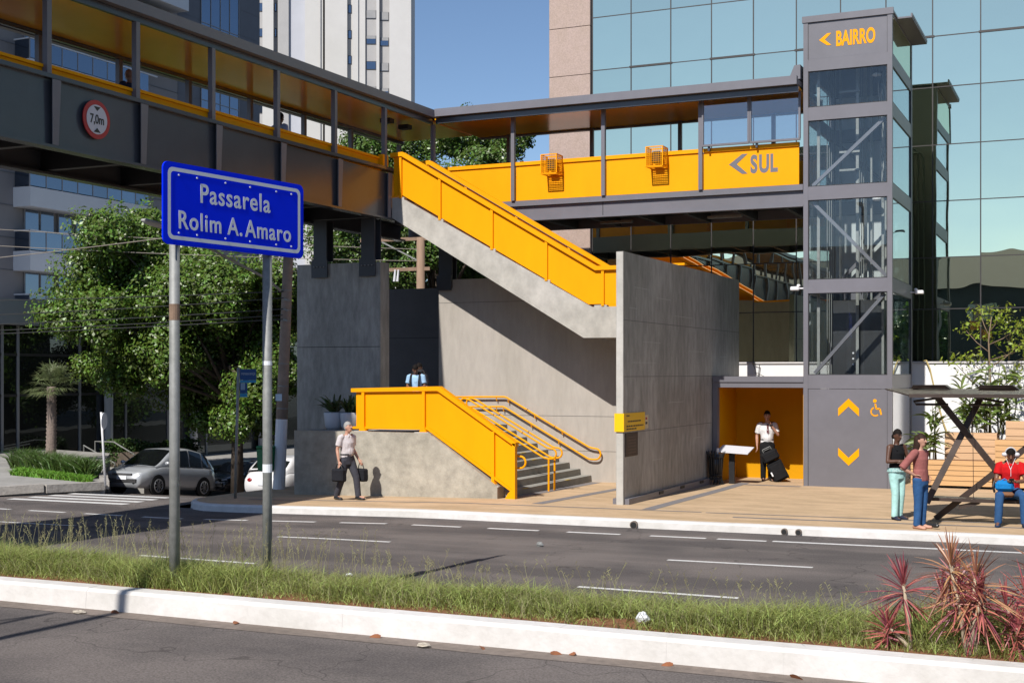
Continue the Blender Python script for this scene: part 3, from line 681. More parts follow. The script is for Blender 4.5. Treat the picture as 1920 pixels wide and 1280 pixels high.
# second parapet step beyond the tall wall, seen over its top
MB().box(-9.37, -9.08, 29.86, 30.03, 5.415, 5.465).build('parapet_cap', YEL, uf)
# thin electric conduit along the cap
MB().tube([(-15.9, YSF + .13, 8.2), (-11.7, YSF + .13, 5.74)], .012, 6).build('conduit', DARKG, uf)
# ================================================================ lift tower
YE, YK = 32.62, 36.15
X0, X1 = -6.88, -4.75
lt = T('lift_tower', 'tall grey steel and glass lift tower with BAIRRO lettering at its top', 'lift tower', (-5.8, 34.4, .1))
PW = .115
for x0, x1 in ((X0, X0 + PW), (X1 - PW, X1)):
    for y0, y1 in ((YE, YE + .14), (YK - .14, YK)):
        MB().box(x0, x1, y0, y1, .08, 11.62).build('corner_post', GRY, lt)
LEV = [(2.60, 2.84), (4.84 - .0, 5.18), (7.13, 7.47), (9.09, 9.42), (10.30, 10.62)]
LEV = [(2.50, 2.835), (4.845 - .0, 5.175), (7.135, 7.465), (9.09, 9.415), (10.305, 10.60), (11.50, 11.62)]
fi = .012
for z0, z1 in LEV:
    MB().box(X0 + PW, X1 - PW, YE + .01, YE + .13, z0, z1).build('cross_rail', GRY, lt)
    MB().box(X1 - .112, X1 - .012, YE + .14, YK - .14, z0, z1).build('cross_rail', GRY, lt)
    MB().box(X0 + .012, X0 + .112, YE + .14, YK - .14, z0, z1).build('cross_rail', GRY, lt)
    MB().box(X0 + PW, X1 - PW, YK - .13, YK - .02, z0, z1).build('cross_rail', GRY, lt)
WIN = [(2.835, 4.845), (5.175, 7.135), (7.465, 9.09), (9.415, 10.305)]
GFR = M('black_gasket', (.02, .02, .022), .5, nscale=6, namt=.1)
def gasket(b, a0, a1, z0, z1, y, w_=.022, ax='x'):
    for q in ((a0, a1, z0, z0 + w_), (a0, a1, z1 - w_, z1), (a0, a0 + w_, z0 + w_, z1 - w_), (a1 - w_, a1, z0 + w_, z1 - w_)):
        if ax == 'x': b.box(q[0], q[1], y, y + .02, q[2], q[3])
        else: b.box(y, y + .02, q[0], q[1], q[2], q[3])
REARP = M('shaft_rear_panel', (.50, .53, .55), .5, nscale=2, namt=.15, dirt=.1, stretch=(3, 1, .3))
for z0, z1 in WIN:
    MB().box(X0 + PW + .02, X1 - PW - .02, YE + .045, YE + .055, z0 + .02, z1 - .02).build('glass_pane', GLC, lt)
    b = MB(); gasket(b, X0 + PW, X1 - PW, z0, z1, YE + .03); b.build('gasket', GFR, lt)
    MB().box(X1 - .045, X1 - .035, YE + .16, YK - .16, z0 + .02, z1 - .02).build('glass_pane', GLS, lt)
    b = MB(); gasket(b, YE + .14, YK - .14, z0, z1, X1 - .034, ax='y'); b.build('gasket', GFR, lt)
    MB().box(X0 + .035, X0 + .045, YE + .16, YK - .16, z0 + .02, z1 - .02).build('glass_pane', GLC, lt)
    MB().box(X0 + .15, X1 - .15, YK - .06, YK - .03, z0 + .02, z1 - .02).build('rear_panel', REARP, lt)
# top panel, bottom panel
MB().box(X0 + PW + .004, X1 - PW - .004, YE + .022, YE + .035, 10.604, 11.496).build('name_panel', GRY, lt)
MB().box(X0 + PW + .004, X1 - PW - .004, YE + .022, YE + .035, .09, 2.496).build('base_panel', GRY, lt)
for xj, z0, z1 in ((X0 + PW, 10.6, 11.5), (X1 - PW, 10.6, 11.5), (X0 + PW, .1, 2.5), (X1 - PW, .1, 2.5)): MB().box(xj - .004, xj + .004, YE - .0005, YE + .02, z0, z1).build('panel_joint', GFR, lt)
SIDEW = glass_mirror('pale_side_cladding', (.92, .93, .94), (.55, .54, .55), .62, .12)
MB().box(X1 - .04, X1 - .03, YE + .142, YK - .142, .09, 2.49).build('side_cladding', SIDEW, lt)
MB().box(X1 - .08, X1 - .02, YE + .142, YK - .142, 10.602, 11.5).build('side_cladding', GLM, lt)
MB().box(X0 + .03, X0 + .04, YE + .142, YK - .142, 10.602, 11.5).build('side_cladding', GRY, lt)
MB().box(X0 + .15, X1 - .15, YK - .1, YK - .06, 10.602, 11.5).build('rear_cladding', GRY, lt)
# roof with overhang to the right
MB().box(X0 - .03, X1 + .03, YE - .02, YE + .05, 11.505, 11.66).build('roof_fascia', GRY, lt)
b = MB(); b.box(X0, X1 + .36, YE + .75, YK + .12, 11.56, 11.60); b.box(X1 + .33, X1 + .37, YE + .75, YK + .12, 11.60, 11.67); b.build('roof', GRY, lt)
MB().box(X0 + .01, X1 + .02, YE + .052, YE + .745, 11.57, 11.62).build('roof', GRY, lt)
# dark rear skin with conduits, seen mirrored in the office glass
RSK = M('rear_skin', (.018, .022, .024), .5, nscale=2, namt=.2)
MB().box(X0 + .002, X1 - .002, YK + .004, YK + .022, .1, 11.5).build('rear_skin', RSK, lt)
for k in range(5): MB().tube([(X1 - .35 - .16 * k, YK + .06, 3.2), (X1 - .35 - .16 * k, YK + .06, 9.4 + .13 * k), (X1 - .45 - .16 * k, YK + .06, 9.55 + .13 * k), (X0 + .1, YK + .06, 9.55 + .13 * k)], .022, 6).build('conduit', M('conduit_green_grey', (.10, .13, .125), .5, nscale=4, namt=.2), lt)
# diagonals
def diag(xa, za, xc, zc, y): MB().bar((xa, y, za), (xc, y, zc), .08, .10, up=(0, 1, 0)).build('diagonal_brace', GRY, lt)
diag(X0 + .2, 7.50, X1 - .2, 9.05, YE + .18); diag(X0 + .2, 7.1, X1 - .15, 5.22, YE + .18); diag(X0 + .25, 2.88, X1 - .2, 4.80, YE + .18)
diag(X0 + .2, 9.05, X1 - .2, 7.5, YK - .3); diag(X0 + .2, 5.22, X1 - .15, 7.1, YK - .3); diag(X0 + .2, 4.8, X1 - .25, 2.88, YK - .3)
# shaft equipment: guide rails, cables, conduits, lift car
for x, yy, r in ((X0 + .3, 33.0, .035), (X0 + .42, 35.3, .03), (X0 + 1.18, 33.4, .035), (X0 + 1.02, 35.5, .05), (X0 + 1.32, 34.6, .03), (X0 + 1.55, 35.6, .04), (X1 - .35, 33.5, .03), (X1 - .5, 35.6, .035)):
    MB().box(x - r, x + r, yy - .03, yy + .03, .3, 11.3).build('guide_rail', ZINC, lt)
for k in range(9):
    x = X0 + .28 + .035 * k + (.5 if k > 4 else 0); MB().tube([(x, 34.2 + .1 * k, .3), (x, 34.2 + .1 * k, 11.3)], .012, 6).build('hoist_cable', ZINC, lt)
for k in range(3):
    x = X0 + 1.62 - .0 * k; yy = YK - .2 - .14 * k
    MB().tube([(X1 - .12 - .09 * k, 35.9, 3), (X1 - .12 - .09 * k, 35.9, 9.2 + .12 * k)], .016, 6).build('conduit', ZINC, lt)
for k in range(7):
    ph = random.uniform(0, 6); pts = [(X1 - .30 + .10 * math.sin(z * (1.1 + .2 * k) + ph) * (1 - .2 * (k % 3)), 33.0 + .06 * k, z) for z in fr(7.5, 10.3, 18)]
    MB().tube(pts, .009, 5).build('loose_cable', BLACK, lt)
for z in (7.9, 8.35, 9.85): MB().box(X0 + .75, X0 + 1.25, 33.3, 33.36, z, z + .05).build('rail_bracket', ZINC, lt)
for z in (9.95, 6.9, 4.75): MB().ell((X1 - .45, 33.2, z + .25), .12, .1, .05, 12, 6).build('bulkhead_lamp', SWH, lt, smooth=True)
cb = MB().box(X0 + .55, X1 - .35, 33.55, 35.2, 2.6, 4.7)
CARM = M('lift_car_steel', (.10, .10, .105), .35, metal=.7, nscale=3, namt=.15)
c_ = cb.build('lift_car', CARM, lt)
b = MB()
for i in range(6): b.tube([(X0 + 1.05 + .09 * (i % 2), 33.545, 3.1 + .14 * (i // 2)), (X0 + 1.05 + .09 * (i % 2), 33.53, 3.1 + .14 * (i // 2))], .025, 8)
b.build('call_button', SWH, c_)
# lettering and symbols
text('lettering', 'BAIRRO', .50, front(-5.62, YE + .018, 10.875), YEL, lt, bold=.017, xs=.54, depth=.002, space=1.0)
def poly(pts, name, par=lt, y=YE + .016): b = MB(); b.prism([(x, y, z) for x, z in pts], (0, .004, 0)); b.build(name, YEL, par)
poly([(-6.50, 11.05), (-6.30, 10.905), (-6.20, 10.905), (-6.36, 11.05), (-6.20, 11.20), (-6.30, 11.20)], 'arrow_mark')
def chev(cx, z, s): poly([(cx - .25, z), (cx, z + s * .24), (cx + .25, z), (cx + .25, z + s * .19), (cx, z + s * .43), (cx - .25, z + s * .19)], 'arrow_mark')
chev(-5.785, 1.86 - .03, 1); chev(-5.785, 1.06, -1)
wc = (-5.16, 1.86)
b = MB(); n = 16; b.prism([(wc[0] + .045 * math.cos(2 * math.pi * i / n), YE + .016, wc[1] + .35 + .045 * math.sin(2 * math.pi * i / n)) for i in range(n)], (0, .004, 0)); b.build('wheelchair_symbol', YEL, lt)
def stroke(pts, w_=.04):
    b = MB()
    for p, q in zip(pts, pts[1:]): b.bar((p[0], YE + .018, p[1]), (q[0], YE + .018, q[1]), .004, w_, up=(0, 0, 1) if abs(q[0] - p[0]) > abs(q[1] - p[1]) else (1, 0, 0))
    b.build('wheelchair_symbol', YEL, lt)
stroke([(wc[0] + .01, wc[1] + .28), (wc[0] + .03, wc[1] + .17)]); stroke([(wc[0] + .02, wc[1] + .16), (wc[0] + .12, wc[1] + .16), (wc[0] + .15, wc[1] + .015)])
stroke([(wc[0] + .01 + .10 * math.cos(math.radians(a)), wc[1] + .09 + .10 * math.sin(math.radians(a))) for a in range(110, 330, 20)], .035)
# cctv domes on arms
for k, (x, sx) in enumerate(((X0 - .02, -1), (X1 + .02, 1))):
    c = T('security_camera', ('white security camera on the left side of the lift tower', 'white security camera on the right side of the lift tower')[k], 'camera', (x, YE + .1, 5.0), group='security cameras on the lift tower')
    yq = YE + .2 if k == 0 else 35.6
    MB().tube([(x, yq, 4.98), (x + sx * .18, yq, 4.98)], .02, 8).build('arm', SWH, c)
    MB().bevbox(*sorted((x + sx * .12, x + sx * .34)), yq - .06, yq + .06, 4.93, 5.03, .02).build('housing', WPLAS, c)
    MB().ell((x + sx * .14, yq, 5.05), .05, .05, .04, 10, 6).build('sensor', WPLAS, c, smooth=True)
# ================================================================ waiting kiosk left of the lift
KYEL = M('kiosk_shaded_yellow', (.60, .285, .002), .6, nscale=2, namt=.06, spec=.15)  # the yellow paint again, with the recess's shade darkened into its colour
ks = T('lift_kiosk', 'open grey-framed kiosk with yellow inside walls at the foot of the lift', 'kiosk', (-8.1, 33.5, .1))
KX, KI = -9.185, -9.05
MB().box(KX, X0 - .003, YE - .01, YE + .20, 2.655, 2.80).build('roof_edge', GRY, ks)
MB().box(KX, X0 - .003, YE + .02, YE + .20, 2.52, 2.653).build('lintel', GRY, ks)
MB().box(KX, KI, YE + .0, YE + .18, .08, 2.518).build('door_post', GRY, ks)
MB().box(KX, X0 - .003, YE + .202, 34.9, 2.60, 2.74).build('roof', GRY, ks)
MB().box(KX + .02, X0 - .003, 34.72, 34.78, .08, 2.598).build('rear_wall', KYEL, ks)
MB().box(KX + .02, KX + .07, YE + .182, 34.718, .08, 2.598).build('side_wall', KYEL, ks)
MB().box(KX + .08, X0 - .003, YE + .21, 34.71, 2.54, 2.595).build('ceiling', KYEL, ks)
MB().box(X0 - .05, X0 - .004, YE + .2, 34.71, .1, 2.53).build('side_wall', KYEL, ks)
# ================================================================ teal mirror-glass office block
YG = 38.80; GS = 38.80 / 36.97
ob = T('office_building', 'office block with teal mirrored curtain wall and pink granite corner pier', 'building', (-6, 40, 0))
DKB = M('building_core', (.02, .022, .024), .8, nscale=1, namt=.2)
MB().box(-14.05 * GS, 16, YG + .06, 60, -3, 26).build('core', DKB, ob)
px = [(-14.10 + 1.2215 * i) * GS for i in range(22)]
pzs = [3.20, 4.60, 5.98, 7.49, 9.0, 10.55, 11.92, 13.5, 15.0, 16.5, 18.0, 19.5, 21.0]
pzs = [2.87 + (z - 2.87) * GS for z in pzs]
cache = {}
for r, (z0, z1) in enumerate(zip(pzs, pzs[1:])):
    if r not in cache: cache[r] = MB().box(-.625, .625, 0, .012, -(z1 - z0) / 2 + .012, (z1 - z0) / 2 - .012).mesh('glass_pane')
    for i in range(len(px) - 1):
        o = link('glass_pane', cache[r], GLM, ob)
        o.location = Vector((px[i] + .611 * GS, YG, (z0 + z1) / 2)) - wloc(ob)
        o.rotation_euler = (random.gauss(0, .0022), 0, random.gauss(0, .0022))
MUL = M('bronze_mullion', (.055, .05, .05), .5, metal=.3, nscale=4, namt=.2)
for x in px: MB().box(x - .016, x + .016, YG - .012, YG + .05, 3.2, 21.9).build('mullion', MUL, ob)
for z in pzs[1:]: MB().box(px[0], px[-1], YG - .010, YG + .05, z - .014, z + .014).build('transom', MUL, ob)
for i in range(0, len(px) - 1, 2):
    z = pzs[6]; MB().box(px[i + 1] - .05, px[i + 1] + 1.33, YG - .03, YG - .0125, z - .03, z + .03).build('window_sill', MUL, ob)
for k, (z0, z1) in enumerate(zip([-.5, 3.2, 5.7, 8.1, 10.54, 12.26, 13.78, 15.31, 16.85, 18.4, 20], [3.19, 5.69, 8.09, 10.53, 12.25, 13.77, 15.30, 16.84, 18.39, 19.99, 21.5])):
    MB().bevbox(-15.46 * GS, -14.13 * GS, YG - .12, YG + .8, z0, z1, .012).build('granite_panel', PINK, ob)
MB().box(-15.44 * GS, -14.14 * GS, YG - .10, 55, -.5, 20.6).build('pier_core', MUL, ob)
# white plinth wall under the glass
pw = T('plinth_wall', 'long white rendered wall under the mirrored glass of the office block', 'wall', (-2, 36.9, .1))
MB().box(-14.0, 14, 36.50, 36.88, .02, 3.14).build('wall_slab', WPLAS, pw)
MB().box(-14.0, 14, 36.46, 36.90, 3.143, 3.19).build('wall_coping', M('coping', (.62, .60, .60), .8, nscale=3, namt=.15), pw)
pts = [(-9.1, 36.44, 3.2), (-9.05, 36.4, 3.16), (-8.9, 36.42, 3.1), (-8.95, 36.44, 2.7)]
cbk = T('loose_wires', 'thin black loose wires dangling over the white wall beside the concrete wall', 'wires', (-9, 36.6, 2.8))
MB().tube(pts, .012, 5).build('wire', BLACK, cbk); MB().tube([(-9.1, 36.42, 3.17), (-9.0, 36.42, 2.9), (-8.7, 36.43, 2.75)], .008, 5).build('wire', BLACK, cbk)
hs_ = T('hose', 'pale yellow hose hanging down the white wall right of the lift', 'hose', (-4.3, 36.5, 1))
MB().tube([(-4.5, 36.42, 3.2), (-4.42, 36.38, 3.22), (-4.33, 36.38, 3.0), (-4.2, 36.4, 2.4), (-4.0, 36.4, 1.6), (-3.75, 36.4, .9), (-3.7, 36.4, .3)], .02, 6).build('hose_tube', M('hose_rubber', (.55, .42, .16), .6, nscale=3, namt=.2), hs_)
# ================================================================ background: white tower
tw = T('apartment_tower', 'tall white apartment tower with narrow ribs and small windows behind the footbridge', 'building', (-75.16, 138, 0), math.radians(27))
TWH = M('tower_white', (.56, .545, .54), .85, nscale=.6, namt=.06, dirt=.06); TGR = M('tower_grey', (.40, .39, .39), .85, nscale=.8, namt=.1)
TBL = M('tower_shadow_render', (.46, .47, .52), .85, nscale=.5, namt=.06)  # blue-grey puts the shade of the set-back bay into the colour
TY = 0
def tb(x0, x1, y, mat, name, z0=-12, z1=78, d=6): return MB().box(x0, x1, y, TY + d, z0, z1).build(name, mat, tw, world=False)
TX = {p: (p - 778) * .0640 for p in (482, 497, 517, 522, 524, 544, 575, 604, 608, 611, 612, 653, 663, 673, 686, 706.6, 712, 730, 731, 771, 778)}
tb(TX[482] - 9, TX[522], TY + .9, TGR, 'wall', d=14)
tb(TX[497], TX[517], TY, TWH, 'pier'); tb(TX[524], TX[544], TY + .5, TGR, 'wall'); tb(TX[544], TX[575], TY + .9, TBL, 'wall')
tb(TX[575], TX[608], TY, TWH, 'pier'); tb(TX[612], TX[653], TY - .2, TWH, 'pier'); tb(TX[653] + .01, TX[686], TY + .5, TWH, 'wall', d=14); tb(TX[663], TX[673], TY + .1, TWH, 'rib', d=.4)
tb(TX[686] + .01, TX[731] - .01, TY + .6, TGR, 'wall', d=14); tb(TX[706.6], TX[712], TY, TWH, 'rib', d=.55); tb(TX[731], TX[771], TY - .3, TWH, 'pier', d=16)
tb(TX[608] + .01, TX[612] - .01, TY + .9, DARKG, 'slit', d=2)
tb(TX[673] + .01, TX[686] - .01, TY + .3, TWH, 'rib', d=.45)
SHUT = M('roller_shutter', (.30, .30, .31), .6, nscale=2, namt=.2)
wfr = M('window_frame_dark', (.05, .05, .055), .5, nscale=3, namt=.1)
for k in range(-2, 9):
    zc = 39.0 + 3.02 * k
    for c0, c1, yy, dz, sh in ((482.0, 497, TY + .9, .8, 0), (517, 522, TY + .9, .8, 0), (653, 661, TY + .5, .6, 0), (686, 706.6, TY + .6, 0, .5), (712, 730, TY + .6, -.2, .35)):
        if c0 == 482: x0, x1 = TX[482] + .05, TX[497] - .05
        elif c0 == 517: x0, x1 = TX[517] + .04, TX[522] - .04
        elif c0 == 653: x0, x1 = TX[653] + .05, TX[663] - .15
        elif c0 == 686: x0, x1 = TX[686] + .08, TX[706.6] - .05
        else: x0, x1 = TX[712] + .06, TX[730] - .05
        f_ = MB().box(x0, x1, yy - .06, yy - .003, zc + dz, zc + dz + 1.02).build('window', wfr, tw, world=False)
        MB().box(x0 + .07, x1 - .07, yy - .075, yy - .062, zc + dz + .07, zc + dz + .95).build('pane', GLB, f_, world=False)
        if sh and random.random() < .75:
            h = random.choice((.35, .5, .9)); MB().box(x0 + .05, x1 - .05, yy - .095, yy - .078, zc + dz + 1.0 - h, zc + dz + 1.0).build('shutter', SHUT, f_, world=False)
MB().tube([(TX[604], TY - .08, -5), (TX[604], TY - .08, 78)], .07, 6).build('downpipe', SHUT, tw, world=False)
# ================================================================ grey apartment block with balconies (left)
gb = T('apartment_building', 'grey-brown apartment block with white balconies and glass rails at far left', 'building', (-50, 55, 0))
GB = M('grey_brown_cladding', (.27, .25, .25), .8, nscale=.7, namt=.10, dirt=.08); GBD = M('slate_cladding', (.15, .155, .175), .8, nscale=.7, namt=.1)
BALW = M('balcony_white', (.66, .66, .67), .7, nscale=1.2, namt=.05)
MB().box(-66, -47, 30, 66.6, -8, 55).build('wall', GB, gb)
MB().box(-47.002, -46.98, 58.9, 66.61, 13, 55).build('wall', GBD, gb)
for i in range(18): MB().box(-46.999, -46.97, 30, 66.6, 6.2 + 1.52 * i, 6.225 + 1.52 * i).build('cladding_joint', GBD, gb)
b_ = MB().box(-46.978, -46.95, 60.9, 64.45, 14, 50).build('curtain_wall', GLB, gb)
for i in range(5): MB().box(-46.949, -46.92, 60.9 + .887 * i - .02, 60.9 + .887 * i + .02, 14, 50).build('mullion', SHUT, b_)
for i in range(16): MB().box(-46.949, -46.925, 60.9, 64.45, 14 + 2.2 * i, 14.04 + 2.2 * i).build('transom', SHUT, b_)
for k, z in enumerate((5.62, 8.62, 11.62, 14.6, 17.6, 20.6, 23.6)):
    yb0 = 46.85; yb1 = 55.9 if k < 5 else 58.5
    s_ = MB().box(-46.99, -45.92, yb0, yb1, z - .92, z).build('balcony', BALW, gb)
    for y0 in [yb0 + 1.05 * i for i in range(int((yb1 - yb0) / 1.05))]:
        MB().box(-45.97, -45.955, y0 + .03, y0 + 1.0, z + .05, z + .92).build('glass_rail', GLB, s_)
        MB().box(-45.985, -45.94, y0 - .02, y0 + .02, z, z + .98).build('rail_post', SHUT, s_)
    MB().box(-46.9, -45.97, yb0 + .03, yb0 + .045, z + .05, z + .92).build('glass_rail', GLB, s_)
    MB().box(-46.0, -45.92, yb0, yb1, z + .93, z + .99).build('hand_rail', BALW, s_); MB().box(-46.95, -46.001, yb0, yb0 + .07, z + .93, z + .99).build('hand_rail', BALW, s_)
    for y0 in (47.5, 48.5, 49.7, 50.9, 53.2, 54.4):
        w_ = MB().box(-46.969, -46.93, y0, y0 + .95, z + .1, z + 2.1).build('window', SHUT, gb)
        MB().box(-46.929, -46.92, y0 + .06, y0 + .89, z + .16, z + 2.05).build('pane', GLB, w_)
# ================================================================ dark glass lobby with grey canopy
lb = T('lobby_building', 'dark glazed lobby with grey canopy band behind the palm and the tree', 'building', (-38, 45, -1))
CAN = M('canopy_grey', (.34, .345, .36), .6, nscale=1.5, namt=.08)
MB().box(-46.9, -36.06, 26, 64, -6, 4.6).build('core', DKB, lb)
MB().box(-46.9, -35.75, 25.5, 64, 4.62, 5.55).build('canopy', CAN, lb)
ys = [30.2, 31.8, 33.4, 35.4, 36.15, 39.3, 41.9, 44.5, 47.1, 49.7, 52.3, 54.9, 57.5]
zs = [-4, -.62, 2.08, 3.55, 4.6]
for y0, y1 in zip(ys, ys[1:]):
    for z0, z1 in zip(zs, zs[1:]):
        o = MB().box(-36.05, -36.04, y0 + .05, y1 - .05, z0 + .04, z1 - .04).build('glass_pane', GLD, lb)
for y in ys: MB().box(-36.055, -36.0, y - .05, y + .05, -4, 4.6).build('mullion', CAN, lb)
for z in zs[1:-1]: MB().box(-36.055, -36.01, 30.2, 57.5, z - .05, z + .05).build('transom', MATS['bronze_mullion'], lb)
for y in (40.7, 46.0, 51.0): MB().tube([(-35.85, y, -4), (-35.85, y, 4.6)], .17, 16).build('column', BALW, lb, smooth=True)
MB().box(-36.0, -31.5, 37.6, 60, -4.5, -.68).build('terrace', CONL, lb)
# ================================================================ trees
def rnd_unit(n):
    v = np.random.normal(size=(n, 3)); return v / np.linalg.norm(v, axis=1, keepdims=True)
def leaf_quads(P, Nrm, L, W):
    """one diamond leaf per point"""
    n = len(P); t = np.cross(Nrm, rnd_unit(n)); t /= np.linalg.norm(t, axis=1, keepdims=True) + 1e-9
    t[:, 2] -= .45; t /= np.linalg.norm(t, axis=1, keepdims=True); s_ = np.cross(Nrm, t); s_ /= np.linalg.norm(s_, axis=1, keepdims=True) + 1e-9
    l = (L * np.random.uniform(.5, 1.4, (n, 1))); w_ = W * np.random.uniform(.55, 1.35, (n, 1))
    V = np.stack([P - t * l / 2, P + s_ * w_ / 2 + t * l * .08, P + t * l / 2, P - s_ * w_ / 2 + t * l * .08], 1).reshape(-1, 3)
    return V, np.arange(4 * n).reshape(n, 4)
def crown_pts(lobes, per):
    P = []; N_ = []
    for x, y, z, r in lobes:
        # sub-clumps give the crown light and dark tufts and gaps
        k = max(5, int(11 * r)); sc = rnd_unit(k) * (np.random.uniform(.35, .95, (k, 1))) * r; sc[:, 2] *= .8
        n = int(per * .62 * r * r / k); nd = int(per * .38 * r * r); u = rnd_unit(nd); P.append(np.array([x, y, z]) + u * (np.random.uniform(.1, 1, (nd, 1)) ** .45) * r * np.array([1.0, 1.0, .9]) * (1 + .22 * np.sin(5 * u[:, :1] + 3 * u[:, 1:2]))); m = u + np.array([0, -.35, .55]) + rnd_unit(nd) * .8; N_.append(m / np.linalg.norm(m, axis=1, keepdims=True))
        for c in sc:
            rr = r * np.random.uniform(.22, .55); u = rnd_unit(n); q = u * (np.random.uniform(.25, 1, (n, 1)) ** .5) * rr; q[:, 2] *= .7
            P.append(np.array([x, y, z]) + c + q); m = u + np.array([0, -.35, .55]) + rnd_unit(n) * .6; N_.append(m / np.linalg.norm(m, axis=1, keepdims=True))
    return np.concatenate(P), np.concatenate(N_)
def tree(name, label, base, top, lobes, per, mat, L, W, r0=.3, group=None, bark=BARK, limbs=1.0):
    t = T(name, label, 'tree', base, group=group); B_ = Vector(base); Tp = Vector(top)
    b = MB(); mid = (B_ + Tp) / 2 + Vector((.15, .1, 0)); b.tube([B_ - Vector((0, 0, .2)), mid, Tp], [r0, r0 * .8, r0 * .62], 10)
    b.build('trunk', bark, t, smooth=True)
    b = MB()
    for i, (x, y, z, r) in enumerate(lobes):
        if random.random() > limbs: continue
        e = Vector((x, y, z)); s_ = mid.lerp(Tp, random.uniform(.3, 1)); m = s_.lerp(e, .5) + Vector((random.uniform(-.3, .3), random.uniform(-.3, .3), random.uniform(.0, .4)))
        b.tube([s_, m, e], [r0 * .34, r0 * .2, r0 * .07], 6)
    b.build('branches', bark, t, smooth=True)
    P, N_ = crown_pts(lobes, per); V, F = leaf_quads(P, N_, L, W); V = V - np.array(B_)
    link('crown', npmesh('crown', V, F), mat, t)
    return t
LA = [(-31.46,35.62,7.65,1.29),(-31.69,37.54,8.03,1.15),(-32.7,35.95,6.3,1.2),(-32.72,37.46,6.34,1.54),(-31.31,38.24,7.12,1.54),(-32.13,34.18,4.93,1.04),(-30.85,34.42,4.65,1.25),(-32.87,38.93,4.85,1.59),(-29.37,36.71,5.45,1.47),(-28.10,37.12,5.81,1.65),(-29.45,41.52,5.70,1.62),(-26.91,39.21,6.28,1.14),(-27.81,41.22,4.85,0.99),(-31.76,37.06,3.06,1.14),(-33.48,37.35,3.06,0.87),(-29.44,35.96,3.60,1.27),(-30.11,38.85,4.03,1.55),(-29.73,40.56,4.06,1.59),(-27.43,39.32,3.82,1.14),(-31.05,39.12,2.28,1.18),(-29.54,39.34,2.48,1.36),(-26.16,36.88,2.33,1.08),(-27.72,40.74,2.87,0.98),(-29.69,38.75,1.24,0.81),(-31.22,36.15,2.59,0.74),(-26.69,36.42,1.26,0.80),(-28.63,41.04,1.08,0.90)]
LB = [(-26.73,44.80,11.36,0.94),(-26.31,46.61,11.71,1.08),(-25.59,47.99,11.98,1.21),(-23.95,47.65,12.03,1.29),(-23.30,49.31,12.13,1.21),(-21.15,46.81,11.49,0.87),(-21.70,49.24,12.27,0.48),(-27.79,44.14,7.68,1.25),(-28.57,47.02,6.85,1.33),(-28.79,46.54,8.58,1.10),(-24.47,43.35,7.68,1.20),(-24.22,43.72,6.50,1.21),(-23.35,44.65,7.34,1.22),(-24.62,49.00,6.64,1.33),(-28.33,43.83,5.79,1.04),(-27.01,45.68,10.76,1.28),(-24.33,44.76,9.86,1.23),(-23.39,46.54,10.03,1.26),(-21.74,46.49,10.34,1.25),(-25.60,44.51,8.86,1.24)]
LA += [tuple((np.array(LA[i]) + np.array(LA[j])) / 2 + np.array([0, .5, 0, -.1])) for i, j in ((0, 4), (2, 3), (3, 8), (5, 6), (7, 8), (8, 9), (9, 10), (9, 16), (13, 15), (15, 16), (16, 17), (17, 18), (19, 20), (20, 22), (21, 18), (20, 23), (6, 13), (10, 12), (4, 9), (11, 12))]
tree('broadleaf_tree', 'large leafy green tree behind the blue sign and parked cars', (-28.4, 38.9, -1.3), (-28.7, 38.7, 3.2), LA, 3300, LEAF, .14, .085, .25)
tree('broadleaf_tree', 'tall leafy tree behind the footbridge corner and walkway rail', (-24.2, 46.8, -2.5), (-24.6, 46.6, 8.0), [(x, y, z + .45, r) for x, y, z, r in LB], 3400, LEAFB, .135, .082, .28)
LCx = [(-26 + random.uniform(-4, 5), 52 + random.uniform(-2, 3), random.uniform(1.5, 10.5), random.uniform(1.3, 1.8)) for _ in range(34)]
tree('broadleaf_tree', 'dark leafy tree far back, glimpsed beneath the footbridge corner', (-25.5, 53, -3), (-25.7, 52.5, 4), LCx, 1100, LEAFB, .2, .12, .3)
# palm
pm = T('palm_tree', 'fan palm with shaggy pale trunk on the left corner bed', 'palm tree', (-30.71, 32.2, 0))
PT_ = M('palm_trunk_fibre', (.30, .235, .20), .95, nscale=22, namt=.55, stretch=(1, 1, 1.6), bump=.9, bscale=26)
b = MB(); zz = fr(-.1, 2.45, 40)
b.tube([(-30.71 + .04 * math.sin(z * .9), 32.2, z) for z in zz], [.17 - .012 * z + (.018 if i % 2 else -.012) for i, z in enumerate(zz)], 12); b.build('trunk', PT_, pm, smooth=True)
PLM = M('palm_leaf', (.13, .16, .065), .5, isl=.35, trans=.2)
V = []; F = []
for i in range(32):
    az = random.uniform(0, 6.28); el = math.radians(random.uniform(-24, 84))
    d = Vector((math.cos(az) * math.cos(el), math.sin(az) * math.cos(el), math.sin(el))); o_ = Vector((-30.68, 32.2, 2.45))
    L1 = random.uniform(.38, .52); tip = o_ + d * L1 + Vector((0, 0, -.02)); side = d.cross(Vector((0, 0, 1))).normalized(); upv = side.cross(d)
    n0 = len(V); V += [o_ - side * .012, o_ + side * .012, tip + side * .012, tip - side * .012]; F.append((n0, n0 + 1, n0 + 2, n0 + 3))
    for k in range(22):
        a = math.radians(-105 + 210 * k / 21); dd = (d * math.cos(a) + side * math.sin(a) * 1.0 + upv * .15).normalized(); l = random.uniform(.42, .64) * (1 - .25 * abs(a) / 1.8)
        p = dd.cross(upv).normalized() * .016; m = tip + dd * l * .6; e = tip + dd * l + Vector((0, 0, -.12 * random.random() - .05))
        n0 = len(V); V += [tip, m + p, e, m - p]; F.append((n0, n0 + 1, n0 + 2, n0 + 3))
V = np.array([tuple(v) for v in V]) - np.array((-30.71, 32.2, 0)); link('fronds', npmesh('fronds', V, np.array(F)), PLM, pm)
